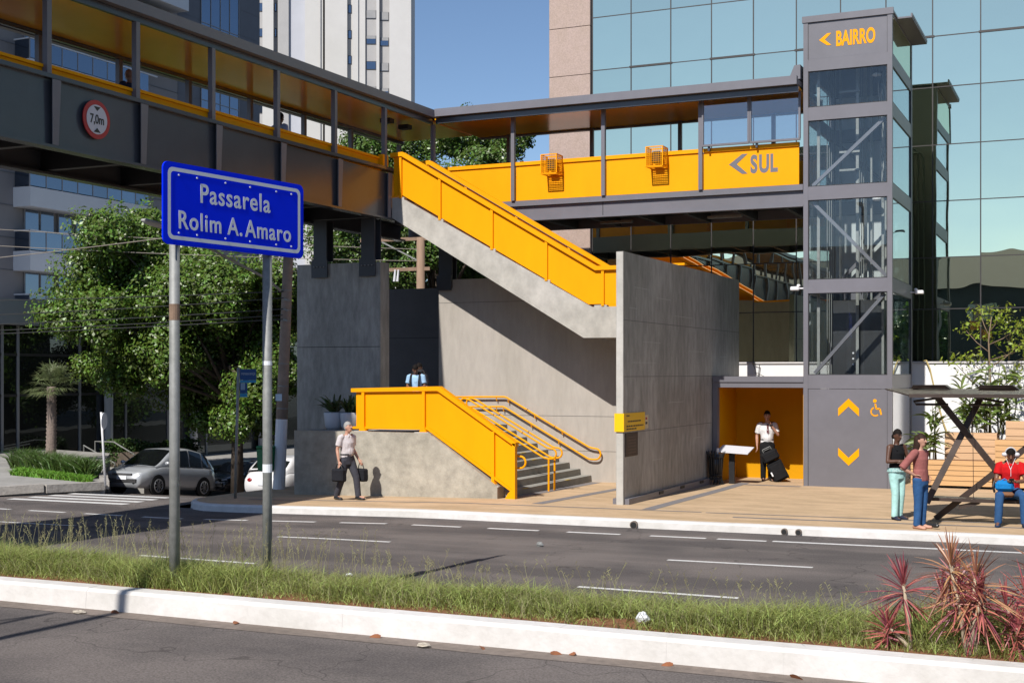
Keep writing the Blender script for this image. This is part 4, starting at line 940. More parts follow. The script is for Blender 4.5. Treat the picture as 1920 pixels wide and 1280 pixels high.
# planted bed under the palm, hedge by the lobby steps
def blades(name, pts, h, wd, lean, mat, off=(0, 0, 0), seg=2, hv=.4):
    """grass-like tapered blades, numpy"""
    n = len(pts); P = np.asarray(pts, float); hh = h * np.random.uniform(1 - hv, 1 + hv, (n, 1)); az = np.random.uniform(0, 2 * np.pi, n)
    d = np.stack([np.cos(az), np.sin(az), np.zeros(n)], 1); ln = lean * np.random.uniform(.2, 1.6, (n, 1)) * hh
    a2 = np.random.uniform(0, 2 * np.pi, n); s_ = np.stack([np.cos(a2), np.sin(a2), np.zeros(n)], 1) * wd * np.random.uniform(.6, 1.4, (n, 1))
    z = np.array([0, 0, 1.]); m = P + z * hh * .55 + d * ln * .3; t = P + z * hh * (1 - .15 * lean) + d * ln
    V = np.stack([P - s_, P + s_, m + s_ * .75, m - s_ * .75, t], 1).reshape(-1, 3) - np.array(off)
    i = np.arange(n)[:, None] * 5
    Fq = np.concatenate([i, i + 1, i + 2, i + 3], 1); Ft = np.concatenate([i + 3, i + 2, i + 4, i + 4], 1)
    T1 = np.concatenate([np.concatenate([i, i + 1, i + 2], 1), np.concatenate([i, i + 2, i + 3], 1), np.concatenate([i + 3, i + 2, i + 4], 1)])
    return npmesh(name, V, T1)
BEDG = M('agapanthus_leaf', (.075, .13, .025), .45, isl=.5, trans=.2); BEDL = M('lime_ground_cover', (.12, .26, .018), .6, isl=.4, trans=.2)
def quad_pts(c, n):
    a, b_, c_, d = [np.array(q, float) for q in c]; u = np.random.rand(n, 1); v = np.random.rand(n, 1)
    return (a * (1 - u) + b_ * u) * (1 - v) + (d * (1 - u) + c_ * u) * v
o = link('bed_plants', blades('bed_plants', quad_pts([(-29.6, 29.4, .07), (-24.6, 27.1, .07), (-25.0, 28.1, .07), (-31.2, 31.4, .07)], 5200), .46, .018, .8, BEDG), BEDG); tag(o, 'strappy dark green plants massed under the palm', 'plants', kind='stuff')
o = link('ground_cover', blades('ground_cover', quad_pts([(-27.6, 27.4, .07), (-23.7, 26.3, .07), (-24.5, 27.1, .07), (-28.6, 28.7, .07)], 5200), .14, .014, .8, BEDL), BEDL); tag(o, 'bright lime ground cover along the corner kerb', 'plants', kind='stuff')
HL = M('hedge_leaf', (.05, .095, .02), .45, isl=.5, trans=.2)
hg = T('hedge', 'clipped dark green hedge beside the lobby stair rails', 'hedge', (-33.6, 39.7, -.6))
n = 7000; u = np.random.rand(n, 3); P = np.stack([-34.9 + 3.2 * u[:, 0], 39.1 + u[:, 1] * .8 + u[:, 0] * 1.3, -.75 + u[:, 2] * (1.05 + .1 * np.sin(9 * u[:, 0]))], 1); nn = rnd_unit(n) + np.array([0, -.6, .6]); nn /= np.linalg.norm(nn, axis=1, keepdims=True)
V, F = leaf_quads(P, nn, .13, .08); link('foliage', npmesh('foliage', V - np.array((-33.6, 39.7, -.6)), F), HL, hg)
MB().box(-34.8, -31.9, 39.4, 40.6, -1.2, -.1).build('stems', BARK, hg)
for k, pts in enumerate(([(-34.73, 38.1, -.7), (-34.73, 38.1, .2), (-32.3, 37.0, -.33), (-32.3, 37.0, -1.3)], [(-35.0, 39.0, -.7), (-35.0, 39.0, .3), (-34.1, 39.0, .3), (-32.2, 38.1, -.15), (-32.2, 38.1, -1.2)])):
    t = T('stair_rail', ('steel stair rail before the lobby, nearer the palm', 'steel stair rail before the lobby, beside the hedge')[k], 'handrail', pts[0], group='steel rails at the lobby steps'); MB().tube(pts, .025, 8).build('rail_tube', ZINC, t)
# ================================================================ blue street-name sign on two posts
bs = T('name_sign', 'blue sign reading Passarela Rolim A. Amaro on two steel posts in the grass', 'street sign', (-9.36, 12.5, .45))
SB = M('sign_blue', (.0, .026, .95), .6, nscale=2, namt=.05, spec=.08); SGW = M('sign_reflective_white', (.78, .80, .84), .4, nscale=6, namt=.05)
P0 = Vector((-9.482, 11.547, 0)); P1 = Vector((-9.171, 13.824, 0)); du = (P1 - P0).normalized(); nrm = Vector((du.y, -du.x, 0))
LW = (P1 - P0).length; Z0, Z1 = 4.2875, 5.1965
ang = math.atan2(du.y, du.x)
def sp(u, z, off=0): q = P0 + du * u + nrm * off; return (q.x, q.y, z)
def rrect(u0, u1, z0, z1, r, n=6):
    out = []
    for cu, cz, a0 in ((u1 - r, z1 - r, 0), (u0 + r, z1 - r, 90), (u0 + r, z0 + r, 180), (u1 - r, z0 + r, 270)):
        for i in range(n + 1): a = math.radians(a0 + 90 * i / n); out.append((cu + r * math.cos(a), cz + r * math.sin(a)))
    return out
b = MB(); b.prism([sp(u, z, .06) for u, z in rrect(0, LW, Z0, Z1, .08)], nrm * .02); b.build('sign_plate', SB, bs)
oi = rrect(.063, LW - .063, Z0 + .058, Z1 - .058, .072); ii = rrect(.108, LW - .108, Z0 + .10, Z1 - .10, .045)
b = MB(); n = len(oi); vs = [sp(u, z, .0845) for u, z in oi] + [sp(u, z, .0845) for u, z in ii]; b.add(vs, [(i, (i + 1) % n, n + (i + 1) % n, n + i) for i in range(n)]); b.build('sign_border', SGW, bs, fix=False)
def signm(u, z): q = P0 + du * u + nrm * .083; return Matrix.Translation((q.x, q.y, z)) @ Matrix.Rotation(ang, 4, 'Z') @ Matrix.Rotation(math.pi / 2, 4, 'X')
text('lettering', 'Passarela', .302, signm(LW * .487, 4.796), SGW, bs, bold=.0045, xs=.92, depth=.001, space=1.13)
for wd_, uu in (('Rolim', .240), ('A.', .482), ('Amaro', .728)): text('lettering', wd_, .282, signm(LW * uu, 4.476), SGW, bs, bold=.0045, xs=.92, depth=.001, space=1.13)
for u in (.225, .5, .945, 1.35, 1.8, 2.07):
    for z in (Z0 + .135, Z1 - .135):
        MB().tube([sp(u, z, .083), sp(u, z, .09)], .011, 8).build('rivet', SGW, bs)
for k, (u, top) in enumerate(((.243, 5.05), (1.737, 5.05))):
    x, y, _ = sp(u, 0, 0); 
    p = MB().tube([(x, y, .2), (x, y, 2.0), (x, y, top)], .058, 16).build('post', ZINC, bs, smooth=True)
    if k == 0: MB().tube([(x, y, 3.46), (x, y, 3.64)], .0593, 16, caps=False).build('rust_band', M('rust', (.27, .18, .125), .9, nscale=12, namt=.4), p)
    else:
        MB().tube([(x, y, 2.97), (x, y, 3.02)], .0593, 16, caps=False).build('tape', SGW, p); MB().tube([(x, y, 1.68), (x, y, 1.78)], .0593, 16, caps=False).build('sticker_remains', SGW, p)
for z in (Z0 + .135, Z1 - .135): MB().bar(sp(.1, z, .03), sp(LW - .1, z, .03), .04, .06).build('cross_bar', ZINC, bs)
# ================================================================ utility poles, wires, street lamp
CPOL = M('pole_concrete', (.34, .27, .23), .9, nscale=5, namt=.25, dirt=.2, bump=.3, bscale=20)
up = T('utility_pole', 'leaning concrete utility pole with whitewashed foot at the pavement corner', 'utility pole', (-18.6, 27.18, .05))
def upz(z): return (-18.6 + .2 * (z - .05) / 5.6, 27.18 + .1 * (z - .05) / 5.6, z)
MB().tube([upz(0), upz(5.2), upz(6.5)], [.15, .125, .118], 14).build('shaft', CPOL, up, smooth=True)
MB().tube([upz(.02), upz(1.75)], [.1515, .1435], 14, caps=False).build('whitewash', WPLAS, up)
for z in (2.0, 2.55, 3.1, 4.15, 4.42, 4.65, 4.9): MB().tube([upz(z), upz(z + .025)], .150 - .0048 * z, 14).build('strap', ZINC, up)
q = upz(2.28); MB().box(q[0] - .10, q[0] + .08, q[1] - .152, q[1] - .145, 2.2, 2.37).build('number_plate', M('pale_blue_plate', (.45, .58, .68), .5, nscale=3, namt=.1), up)
for z in (4.2, 4.45, 4.7): q = upz(z); MB().bar((q[0], q[1] - .1, z), (q[0] + .25, q[1] - .28, z - .05), .04, .04).build('cable_clamp', ZINC, up)
lm = T('street_lamp', 'grey street lamp head on a long arm behind the blue sign', 'street lamp', (-18.5, 27.2, 4))
MB().tube([(-18.50, 27.1, 4.9), (-18.62, 26.69, 5.17), (-19.3, 25.2, 5.85), (-19.75, 24.3, 6.2)], .035, 8).build('arm', ZINC, lm)
b = MB(); d_ = Vector((-.42, -.88, .22)).normalized(); c0 = Vector((-19.7, 24.4, 6.2)); s1 = d_.cross(Vector((0, 0, 1))).normalized(); s2 = s1.cross(d_)
b.loft([(c0, s1, s2, .03, .03), (c0 + d_ * .1, s1, s2, .10, .05), (c0 + d_ * .35, s1, s2, .15, .07), (c0 + d_ * .6, s1, s2, .12, .06), (c0 + d_ * .7, s1, s2, .04, .02)]); b.build('lamp_head', M('lamp_grey', (.42, .42, .42), .5, nscale=4, namt=.1), lm, smooth=True)
WIRE = M('cable_black', (.02, .02, .02), .6, nscale=3, namt=.1); WIREP = M('cable_pale', (.24, .21, .18), .6, nscale=3, namt=.1)
wires = [(4.88, (-55, 24, 5.9), 0, 'topmost dark cable from the utility pole toward the left'), (4.72, (-55, 24, 5.2), 0, 'second dark cable from the utility pole toward the left'), (4.45, (-55, 24, 4.7), 0, 'third dark cable from the utility pole toward the left'), (4.30, (-55, 24, 4.45), 0, 'fourth dark cable from the utility pole toward the left'), (4.2, (-55, 24, 3.9), 0, 'lowest sagging dark cable from the utility pole toward the left'),
         (8.3, (-50, 26, 9.2), 1, 'pale cable just under the footbridge at far left'), (7.9, (-50, 26, 8.55), 1, 'pale cable lowest of those under the footbridge at far left'), (6.6, (-55, 24, 5.6), 1, 'pale rising cable crossing the tree crown behind the blue sign')]
for z, e, pal, lab in wires:
    a = Vector(upz(z)) + Vector((0, -.12, 0)) if z < 7 else Vector((-21.5, 39.6, z - 1.2)); e = Vector(e); sag = random.uniform(.25, .6)
    t = T('overhead_cable', lab, 'cable', a, group='overhead cables at the left')
    MB().tube([a.lerp(e, s_) - Vector((0, 0, sag * 4 * s_ * (1 - s_))) for s_ in fr(0, 1, 20)], .013, 5).build('cable', WIREP if pal else WIRE, t)
bp = T('power_pole', 'wooden power pole with crossarms and insulators behind the stairs', 'utility pole', (-21.4, 39.7, -1))
MB().tube([(-21.4, 39.7, -1.5), (-21.4, 39.7, 7.6)], [.16, .14], 12).build('shaft', M('weathered_wood', (.30, .20, .14), .9, nscale=6, namt=.3, stretch=(1, 1, .2)), bp, smooth=True)
for z in (7.45, 6.42): MB().bar((-23.3, 38.9, z - .05), (-21.1, 39.8, z + .02), .1, .12).build('crossarm', MATS['weathered_wood'], bp)
MB().bar((-22.6, 39.15, 7.35), (-21.45, 39.65, 6.7), .03, .05).build('brace', ZINC, bp); MB().tube([(-22.65, 39.1, 7.35), (-22.62, 39.1, 6.45)], .025, 6).build('brace', ZINC, bp)
for x in (-23.1, -22.7, -22.6, -22.15, -22.05): MB().tube([(x, 39.0 + (x + 23) * .42 - .08, 6.4), (x - .03, 39.0 + (x + 23) * .42 - .1, 6.0)], [.03, .045], 8).build('insulator', SWH, bp)
# ================================================================ small signs at the corner
ns = T('street_name_post', 'slim post with blue street-name plates reading renascença at the corner', 'street sign', (-18.0, 24.65, .05))
MB().tube([(-18.03, 24.62, .03), (-18.0, 24.7, 3.0)], .035, 10).build('post', ZINC, ns, smooth=True)
PBL = M('plate_blue', (.006, .055, .19), .4, nscale=3, namt=.1); PCY = M('plate_cyan', (.02, .22, .42), .4, nscale=3, namt=.1)
dp = Vector((.90, .43, 0)).normalized(); a0 = Vector((-17.96, 24.70, 0)); ap = math.atan2(dp.y, dp.x)
def pplate(u0, u1, z0, z1, mat, name, off=0): q0 = a0 + dp * u0; q1 = a0 + dp * u1; nn_ = Vector((dp.y, -dp.x, 0)); MB().prism([(q0 + nn_ * off) + Vector((0, 0, z0)), (q1 + nn_ * off) + Vector((0, 0, z0)), (q1 + nn_ * off) + Vector((0, 0, z1)), (q0 + nn_ * off) + Vector((0, 0, z1))], nn_ * .008).build(name, mat, ns)
pplate(0, .37, 2.72, 2.97, PBL, 'name_plate'); pplate(0, .37, 2.66, 2.717, PCY, 'name_plate_strip'); pplate(0, .17, 2.42, 2.655, PBL, 'number_plate'); pplate(0, .17, 2.335, 2.417, PCY, 'number_plate_strip'); pplate(.02, .12, 2.5, 2.65, M('plate_pale', (.2, .3, .42), .5, nscale=3, namt=.1), 'number_print', .010)
nn_ = Vector((dp.y, -dp.x, 0)); q = a0 + dp * .19 + nn_ * .011
text('lettering', 'renascença', .10, Matrix.Translation((q.x, q.y, 2.84)) @ Matrix.Rotation(ap, 4, 'Z') @ Matrix.Rotation(math.pi / 2, 4, 'X'), M('plate_white', (.35, .42, .5), .5, nscale=3, namt=.1), ns, xs=.72, depth=.001)
pk = T('parking_sign', 'slim leaning white pole with round sign seen edge-on by the parked car', 'road sign', (-23.04, 26.0, .07))
MB().tube([(-23.02, 26.02, .05), (-23.12, 25.98, 1.9)], .03, 8).build('post', M('pole_white_paint', (.62, .61, .63), .6, nscale=4, namt=.1), pk, smooth=True)
b = MB(); n = 24; dn = Vector((.93, .37, .0)).normalized(); dv = Vector((-.37, .93, 0)); c0 = Vector((-23.05, 26.0, 1.68)); b.prism([c0 + dv * .21 * math.cos(2 * math.pi * i / n) + Vector((0, 0, .21 * math.sin(2 * math.pi * i / n))) for i in range(n)], dn * .012); b.build('sign_disc', SGW, pk)
gbn = T('litter_bin', 'green plastic litter bin strapped to the utility pole', 'litter bin', (-18.85, 27.0, .4))
GRN = M('bin_green', (.008, .16, .05), .45, nscale=4, namt=.12)
b = MB(); b.prism([(-19.0, 26.86, .50), (-18.68, 26.86, .50), (-18.64, 26.86, 1.02), (-19.04, 26.86, 1.02)], (0, .22, 0)); b.build('bin_body', GRN, gbn)
MB().bevbox(-19.06, -18.62, 26.84, 27.1, 1.022, 1.10, .03).build('bin_lid', GRN, gbn)
# ================================================================ litter bin and information stand by the kiosk
bn = T('litter_bin', 'black slatted metal litter bin with flared rim beside the kiosk', 'litter bin', (-9.02, 32.2, .1))
bx, by = -8.98, 32.2
for i in range(16):
    a = 2 * math.pi * i / 16; c, s_ = math.cos(a), math.sin(a)
    MB().tube([(bx + .20 * c, by + .20 * s_, .11), (bx + .17 * c, by + .17 * s_, .2), (bx + .15 * c, by + .15 * s_, .3), (bx + .185 * c, by + .185 * s_, .75), (bx + .235 * c, by + .235 * s_, .93)], .012, 5).build('bar', BLACK, bn)
for z, r in ((.24, .16), (.34, .155), (.78, .19)):
    b = MB(); b.tube([(bx + r * math.cos(2 * math.pi * i / 24), by + r * math.sin(2 * math.pi * i / 24), z) for i in range(25)], .014, 5); b.build('hoop', BLACK, bn)
b = MB(); b.tube([(bx, by, .3), (bx, by, .86)], [.135, .165], 16); b.build('liner', M('liner_metal', (.06, .06, .065), .3, metal=.6, nscale=4, namt=.3), bn, smooth=True)
MB().tube([(bx + .03, by, .84), (bx + .06, by - .03, 1.0)], .03, 8).build('rubbish', SGW, bn)
inf = T('information_stand', 'tilted white information panel on a dark post before the kiosk', 'stand', (-8.65, 32.5, .1))
MB().box(-8.72, -8.58, 32.48, 32.55, .1, .92).build('post', BLACK, inf)
b = MB(); b.prism([(-8.98, 32.25, .90), (-8.18, 32.25, .86), (-8.14, 32.75, 1.00), (-8.94, 32.75, 1.04)], (0, 0, .02)); b.build('panel', SWH, inf)
b = MB(); b.prism([(-8.85, 32.32, .925), (-8.3, 32.32, .8975), (-8.27, 32.68, .998), (-8.82, 32.68, 1.0255)], (0, 0, .004)); b.build('printed_sheet', M('faded_print', (.42, .45, .47), .6, nscale=9, namt=.4), inf)
# ================================================================ bus shelter
sh = T('bus_shelter', 'dark steel bus shelter with flat roof, crossed struts and slim bench', 'bus shelter', (-1.5, 25.4, .15))
RUS2 = M('shelter_underside', (.11, .075, .06), .6, nscale=4, namt=.3)
YA, YZ = 24.55, 26.9
b = MB(); b.prism([(-3.9, 25.9, 2.56), (-3.25, 24.55, 2.455), (3.2, 24.3, 2.47), (4, 25.6, 2.56), (3.4, 26.7, 2.56), (-3.3, 26.7, 2.555)], (0, 0, .022)); b.build('roof_plate', RUST, sh)
b = MB(); b.prism([(-3.28, 24.55, 2.44), (3.2, 24.29, 2.455), (3.2, 24.29, 2.52), (-3.28, 24.55, 2.505)], (0, .04, 0)); b.build('roof_lip', RUST, sh)
for x in (-3.15, -1.95, .2):
    b = MB(); b.prism([(x - .30, 26.1, 2.58), (x + .42, 26.05, 2.58), (x + .32, 26.0, 2.655), (x - .26, 26.05, 2.65)], (0, .45, 0)); b.build('roof_hatch', RUST, sh)
def strut(a, c, w_=.11): MB().bar(a, c, w_, w_ * .75, up=(0, 1, 0)).build('strut', RUST, sh)
strut((-2.88, 25.15, 2.46), (-1.84, 25.45, 1.08)); strut((-2.12, 25.5, 2.47), (-3.05, 25.15, .5)); strut((-1.84, 25.45, 1.12), (-2.95, 25.7, .17)); strut((-1.84, 25.45, 1.12), (-.3, 25.4, 2.46)); strut((-.2, 25.5, .17), (1.2, 25.4, 2.46))
MB().box(-3.06, 1.6, 25.2, 25.62, .54, .60).build('bench_seat', RUST, sh)
MB().bar((-2.15, 25.4, .53), (-2.5, 25.4, .43), .3, .05).build('bench_bracket', RUST, sh)
for x in (.3, 1.4): MB().box(x - .04, x + .04, 25.38, 25.46, .14, .54).build('bench_leg', RUST, sh)
for x, s_ in ((-3.2, 1), (-1.75, -1)):
    MB().tube([(x + .45 * s_, 24.95, 2.44), (x - .05 * s_, 24.9, 2.36), (x - .0 * s_, 24.9, 2.31), (x + .55 * s_, 24.95, 2.31)], .022, 8).build('roof_loop', RUST, sh)
MB().tube([(-2.24, 25.0, 2.45), (-2.24, 25.2, .6)], .006, 5).build('tie_wire', RUST, sh)
# ================================================================ wooden planters, slat by slat
def planter(label, x0, x1, y0, y1, z0, z1, n, mat):
    t = T('wooden_planter', label, 'planter', ((x0 + x1) / 2, (y0 + y1) / 2, z0), group='slatted wooden planters')
    h = (z1 - z0) / n
    MB().box(x0 + .03, x1 - .03, y0 + .03, y1 - .03, z0, z1 - .05).build('liner', DARKG, t)
    fm = MB().bevbox(x0, x1, y0, y0 + .025, -h / 2 + .006, h / 2 - .006, .004); sl = fm.mesh('slat', Vector((0, 0, 0)))
    for i in range(n):
        o = link('slat', sl, mat, t); o.location = Vector((random.uniform(-.004, .004), random.uniform(-.004, .002), z0 + h * (i + .5))) - wloc(t)
        for xx in (x0, x1 - .025): MB().box(xx, xx + .025, y0 + .027, y1, z0 + h * i + .006, z0 + h * (i + 1) - .006).build('slat', mat, t)
    MB().box(x0 + .05, x1 - .05, y0 + .05, y1 - .05, z1 - .049, z1 - .03).build('soil', SOIL, t)
    return t
planter('low front tier of honey-coloured slatted planter behind the shelter', -4.42, -2.55, 33.35, 34.2, .16, .78, 5, WOODA)
planter('pale upper tier of slatted planter behind the shelter struts', -3.72, -2.50, 34.22, 35.1, .4, 1.42, 6, WOODB)
planter('honey slatted planter tier behind the seated man', -2.48, 1.6, 33.35, 34.2, .16, 1.30, 8, WOODA)
planter('tallest pale slatted planter at the right edge behind the seated man', -2.30, 1.6, 34.22, 35.2, .4, 1.72, 7, WOODB)
MB()
# plants in the planters
GIN = M('ginger_leaf', (.16, .22, .05), .42, isl=.35, trans=.3, spec=.6); STEMG = M('green_stem', (.12, .13, .05), .6, nscale=8, namt=.2)
def strap_leaf(V, F, o, d, L, W, droop, seg=4):
    d = Vector(d).normalized(); s_ = d.cross(Vector((0, 0, 1)))
    if s_.length < .05: s_ = Vector((1, 0, 0))
    s_.normalize(); s_ = (Matrix.Rotation(random.uniform(-1.1, 1.1), 3, d) @ s_); n0 = len(V)
    for i in range(seg + 1):
        t = i / seg; c = o + d * L * t + Vector((0, 0, -droop * L * t * t)); w_ = W * (math.sin(math.pi * min(1, .12 + .88 * t)) ** .7) * .5 if i < seg else 0.001
        V.append(c + s_ * w_); V.append(c - s_ * w_)
    for i in range(seg): F.append((n0 + 2 * i, n0 + 2 * i + 1, n0 + 2 * i + 3, n0 + 2 * i + 2))
def cane_plant(name, label, cat, base, stems, h, nl, L, W, mat, smat, group, spread=.25, top=False, droop=.45, up=.6):
    t = T(name, label, cat, base, group=group); V = []; F = []; b = MB(); B_ = Vector(base)
    for k in range(stems):
        a = random.uniform(0, 6.28); ln = Vector((math.cos(a), math.sin(a), 0)) * spread * random.uniform(.2, 1); hh = h * random.uniform(.65, 1.1); r0 = Vector((random.uniform(-.12, .12), random.uniform(-.12, .12), 0))
        pts = [B_ + r0, B_ + r0 + ln * .4 + Vector((0, 0, hh * .5)), B_ + r0 + ln + Vector((0, 0, hh))]; b.tube(pts, [.016, .012, .006] if not top else [.03, .026, .02], 6)
        for i in range(nl):
            s_ = (random.uniform(.25, 1) if not top else random.uniform(.86, 1.02)); p = pts[0].lerp(pts[1], s_ * 2) if s_ < .5 else pts[1].lerp(pts[2], s_ * 2 - 1); az = random.uniform(0, 6.28); e = (random.uniform(.1, 1.1) if not top else random.uniform(-.7, 1.45)) * up / .6
            strap_leaf(V, F, p, (math.cos(az) * math.cos(e), math.sin(az) * math.cos(e), math.sin(e)), L * random.uniform(.7, 1.2), W, droop)
    b.build('stems', smat, t, smooth=True); V = np.array([tuple(v - B_) for v in V]); link('foliage', npmesh('foliage', V, np.array(F)), mat, t); return t
sp_ = [(-3.95, 34.0, .75, 3, 1.5, 'tall ginger-like plant at the left end of the planters'), (-4.2, 33.8, .75, 4, .55, 'low leafy plant beside the standing women'), (-3.35, 34.7, 1.38, 3, 1.35, 'tall strappy plant behind the left shelter strut'), (-2.75, 34.7, 1.38, 4, 1.5, 'tall strappy plant seen through the shelter struts'), (-2.2, 34.8, 1.7, 3, 1.25, 'tall strappy plant rising from the tallest planter'), (-1.6, 34.8, 1.7, 4, 1.3, 'tall strappy plant at the right edge of the tallest planter'), (-3.05, 34.5, 1.38, 4, .6, 'short bushy plant in the pale planter'), (-2.45, 34.6, 1.38, 4, .9, 'mid-height plant between the two pale planters')]
for x, y, z, ns_, h, lab in sp_: cane_plant('planter_plant', lab, 'plant', (x, y, z), ns_ + 1, h, 11, .62, .075, GIN, STEMG, 'plants in the wooden planters')
# thin young tree against the glass
yt = T('young_tree', 'thin young tree with sparse yellow-green leaves against the mirrored glass', 'tree', (-2.75, 35.2, 1.3))
BRN = M('young_bark', (.24, .17, .11), .9, nscale=9, namt=.3); b = MB(); B0 = Vector((-2.75, 35.2, 1.3)); tips = []
b.tube([B0, B0 + Vector((.03, 0, 1.2)), B0 + Vector((-.02, 0, 2.4)), B0 + Vector((.05, 0, 3.0))], [.03, .026, .02, .01], 7)
for zz_, dx, dz in ((1.0, -.85, 1.1), (1.2, .9, .9), (1.7, .75, .8), (2.1, -.6, .75), (2.3, .65, .5), (1.5, -.5, .6), (2.5, -.25, .8), (2.6, .3, .65), (.9, .55, .7), (1.9, 1.05, .55)):
    s_ = B0 + Vector((0, 0, zz_)); e = s_ + Vector((dx, random.uniform(-.3, .3), dz * .8)); m = s_.lerp(e, .5) + Vector((0, 0, -.05)); b.tube([s_, m, e], [.014, .011, .005], 5); tips += [e, m.lerp(e, .55), e + Vector((.12, 0, .06))]
b.build('trunk', BRN, yt, smooth=True)
P = np.concatenate([np.array(tp) + np.random.normal(size=(26, 3)) * np.array([.15, .12, .075]) for tp in tips]); nn2 = rnd_unit(len(P)) + np.array([0, -.5, .5]); nn2 /= np.linalg.norm(nn2, axis=1, keepdims=True)
V, F = leaf_quads(P, nn2, .11, .05); link('crown', npmesh('crown', V - np.array(B0), F), M('lime_leaf', (.24, .30, .025), .5, isl=.4, trans=.35), yt)
# potted plants on the landing
for k, (x, y, m_, lab) in enumerate(((-16.93, 27.05, 'pot_grey', 'grey round pot with palm-like plant on the landing, the shaded one'), (-16.45, 27.0, 'pot_white', 'white round pot with palm-like plant on the landing, the sunlit one'))):
    pt = T('potted_plant', lab, 'potted plant', (x, y, 1.53), group='potted plants on the stair landing')
    b = MB(); X_, Y_ = Vector((1, 0, 0)), Vector((0, 1, 0)); b.loft([((x, y, 1.53), X_, Y_, .17, .17), ((x, y, 1.62), X_, Y_, .22, .22), ((x, y, 1.92), X_, Y_, .25, .25), ((x, y, 1.95), X_, Y_, .235, .235), ((x, y, 1.90), X_, Y_, .21, .21)], 20); b.build('pot', M(m_, (.55, .56, .60), .5, nscale=5, namt=.08), pt, smooth=True)
    V = []; F = []; o_ = Vector((x, y, 1.9))
    for i in range(60):
        az = random.uniform(0, 6.28); e = random.uniform(.75, 1.45); r = Vector((random.uniform(-.1, .1), random.uniform(-.1, .1), 0)); strap_leaf(V, F, o_ + r, (math.cos(az) * math.cos(e) - .12 * (k == 0), math.sin(az) * math.cos(e), math.sin(e)), random.uniform(.55, .95), .055, .45, 5)
    link('foliage', npmesh('foliage', np.array([tuple(v - Vector((x, y, 1.53))) for v in V]), np.array(F)), M('pot_palm_leaf', (.055, .085, .02), .4, isl=.4, trans=.15), pt)
# ================================================================ people
HAIRB = M('black_hair', (.012, .009, .008), .8, nscale=30, namt=.3, spec=.15); HAIRG = M('grey_hair', (.34, .33, .32), .7, nscale=30, namt=.3); HAIRBR = M('brown_hair', (.035, .018, .012), .7, nscale=30, namt=.3, spec=.2)
EYE = M('eye_dark', (.02, .015, .012), .3, nscale=30, namt=.1)
def cloth(name, col, **k): return M(name, col, .9, nscale=9, namt=.22, bump=.7, bscale=11, spec=.15, **k)
def lerp(a, b, t): return Vector(a).lerp(Vector(b), t)
BASE = dict(pelvis=(0, 0, .93), waist=(0, .0, 1.08), chest=(0, .0, 1.28), neck=(0, .015, 1.46), head=(0, -.015, 1.62),
            hipL=(.09, 0, .90), kneeL=(.095, -.015, .49), ankL=(.095, .02, .085), toeL=(.115, -.15, .03), hipR=(-.09, 0, .90), kneeR=(-.095, -.015, .49), ankR=(-.095, .02, .085), toeR=(-.115, -.15, .03),
            shL=(.185, .01, 1.41), elL=(.235, .04, 1.13), wrL=(.24, -.03, .88), shR=(-.185, .01, 1.41), elR=(-.235, .04, 1.13), wrR=(-.24, -.03, .88))
def remesh(name, mb, mat, parent, vox=.016, sm_it=4, post=None):
    me = mb.mesh('temp'); ob = bpy.data.objects.new('temp_' + name, me); C.objects.link(ob)
    md = ob.modifiers.new('r', 'REMESH'); md.mode = 'VOXEL'; md.voxel_size = vox
    s_ = ob.modifiers.new('s', 'SMOOTH'); s_.iterations = sm_it; s_.factor = .5
    def cb(m2):
        m2.materials.clear()
        if post: m2 = post(m2)
        link(name, m2, mat, parent, smooth=True)
    PEND.append((ob, cb))
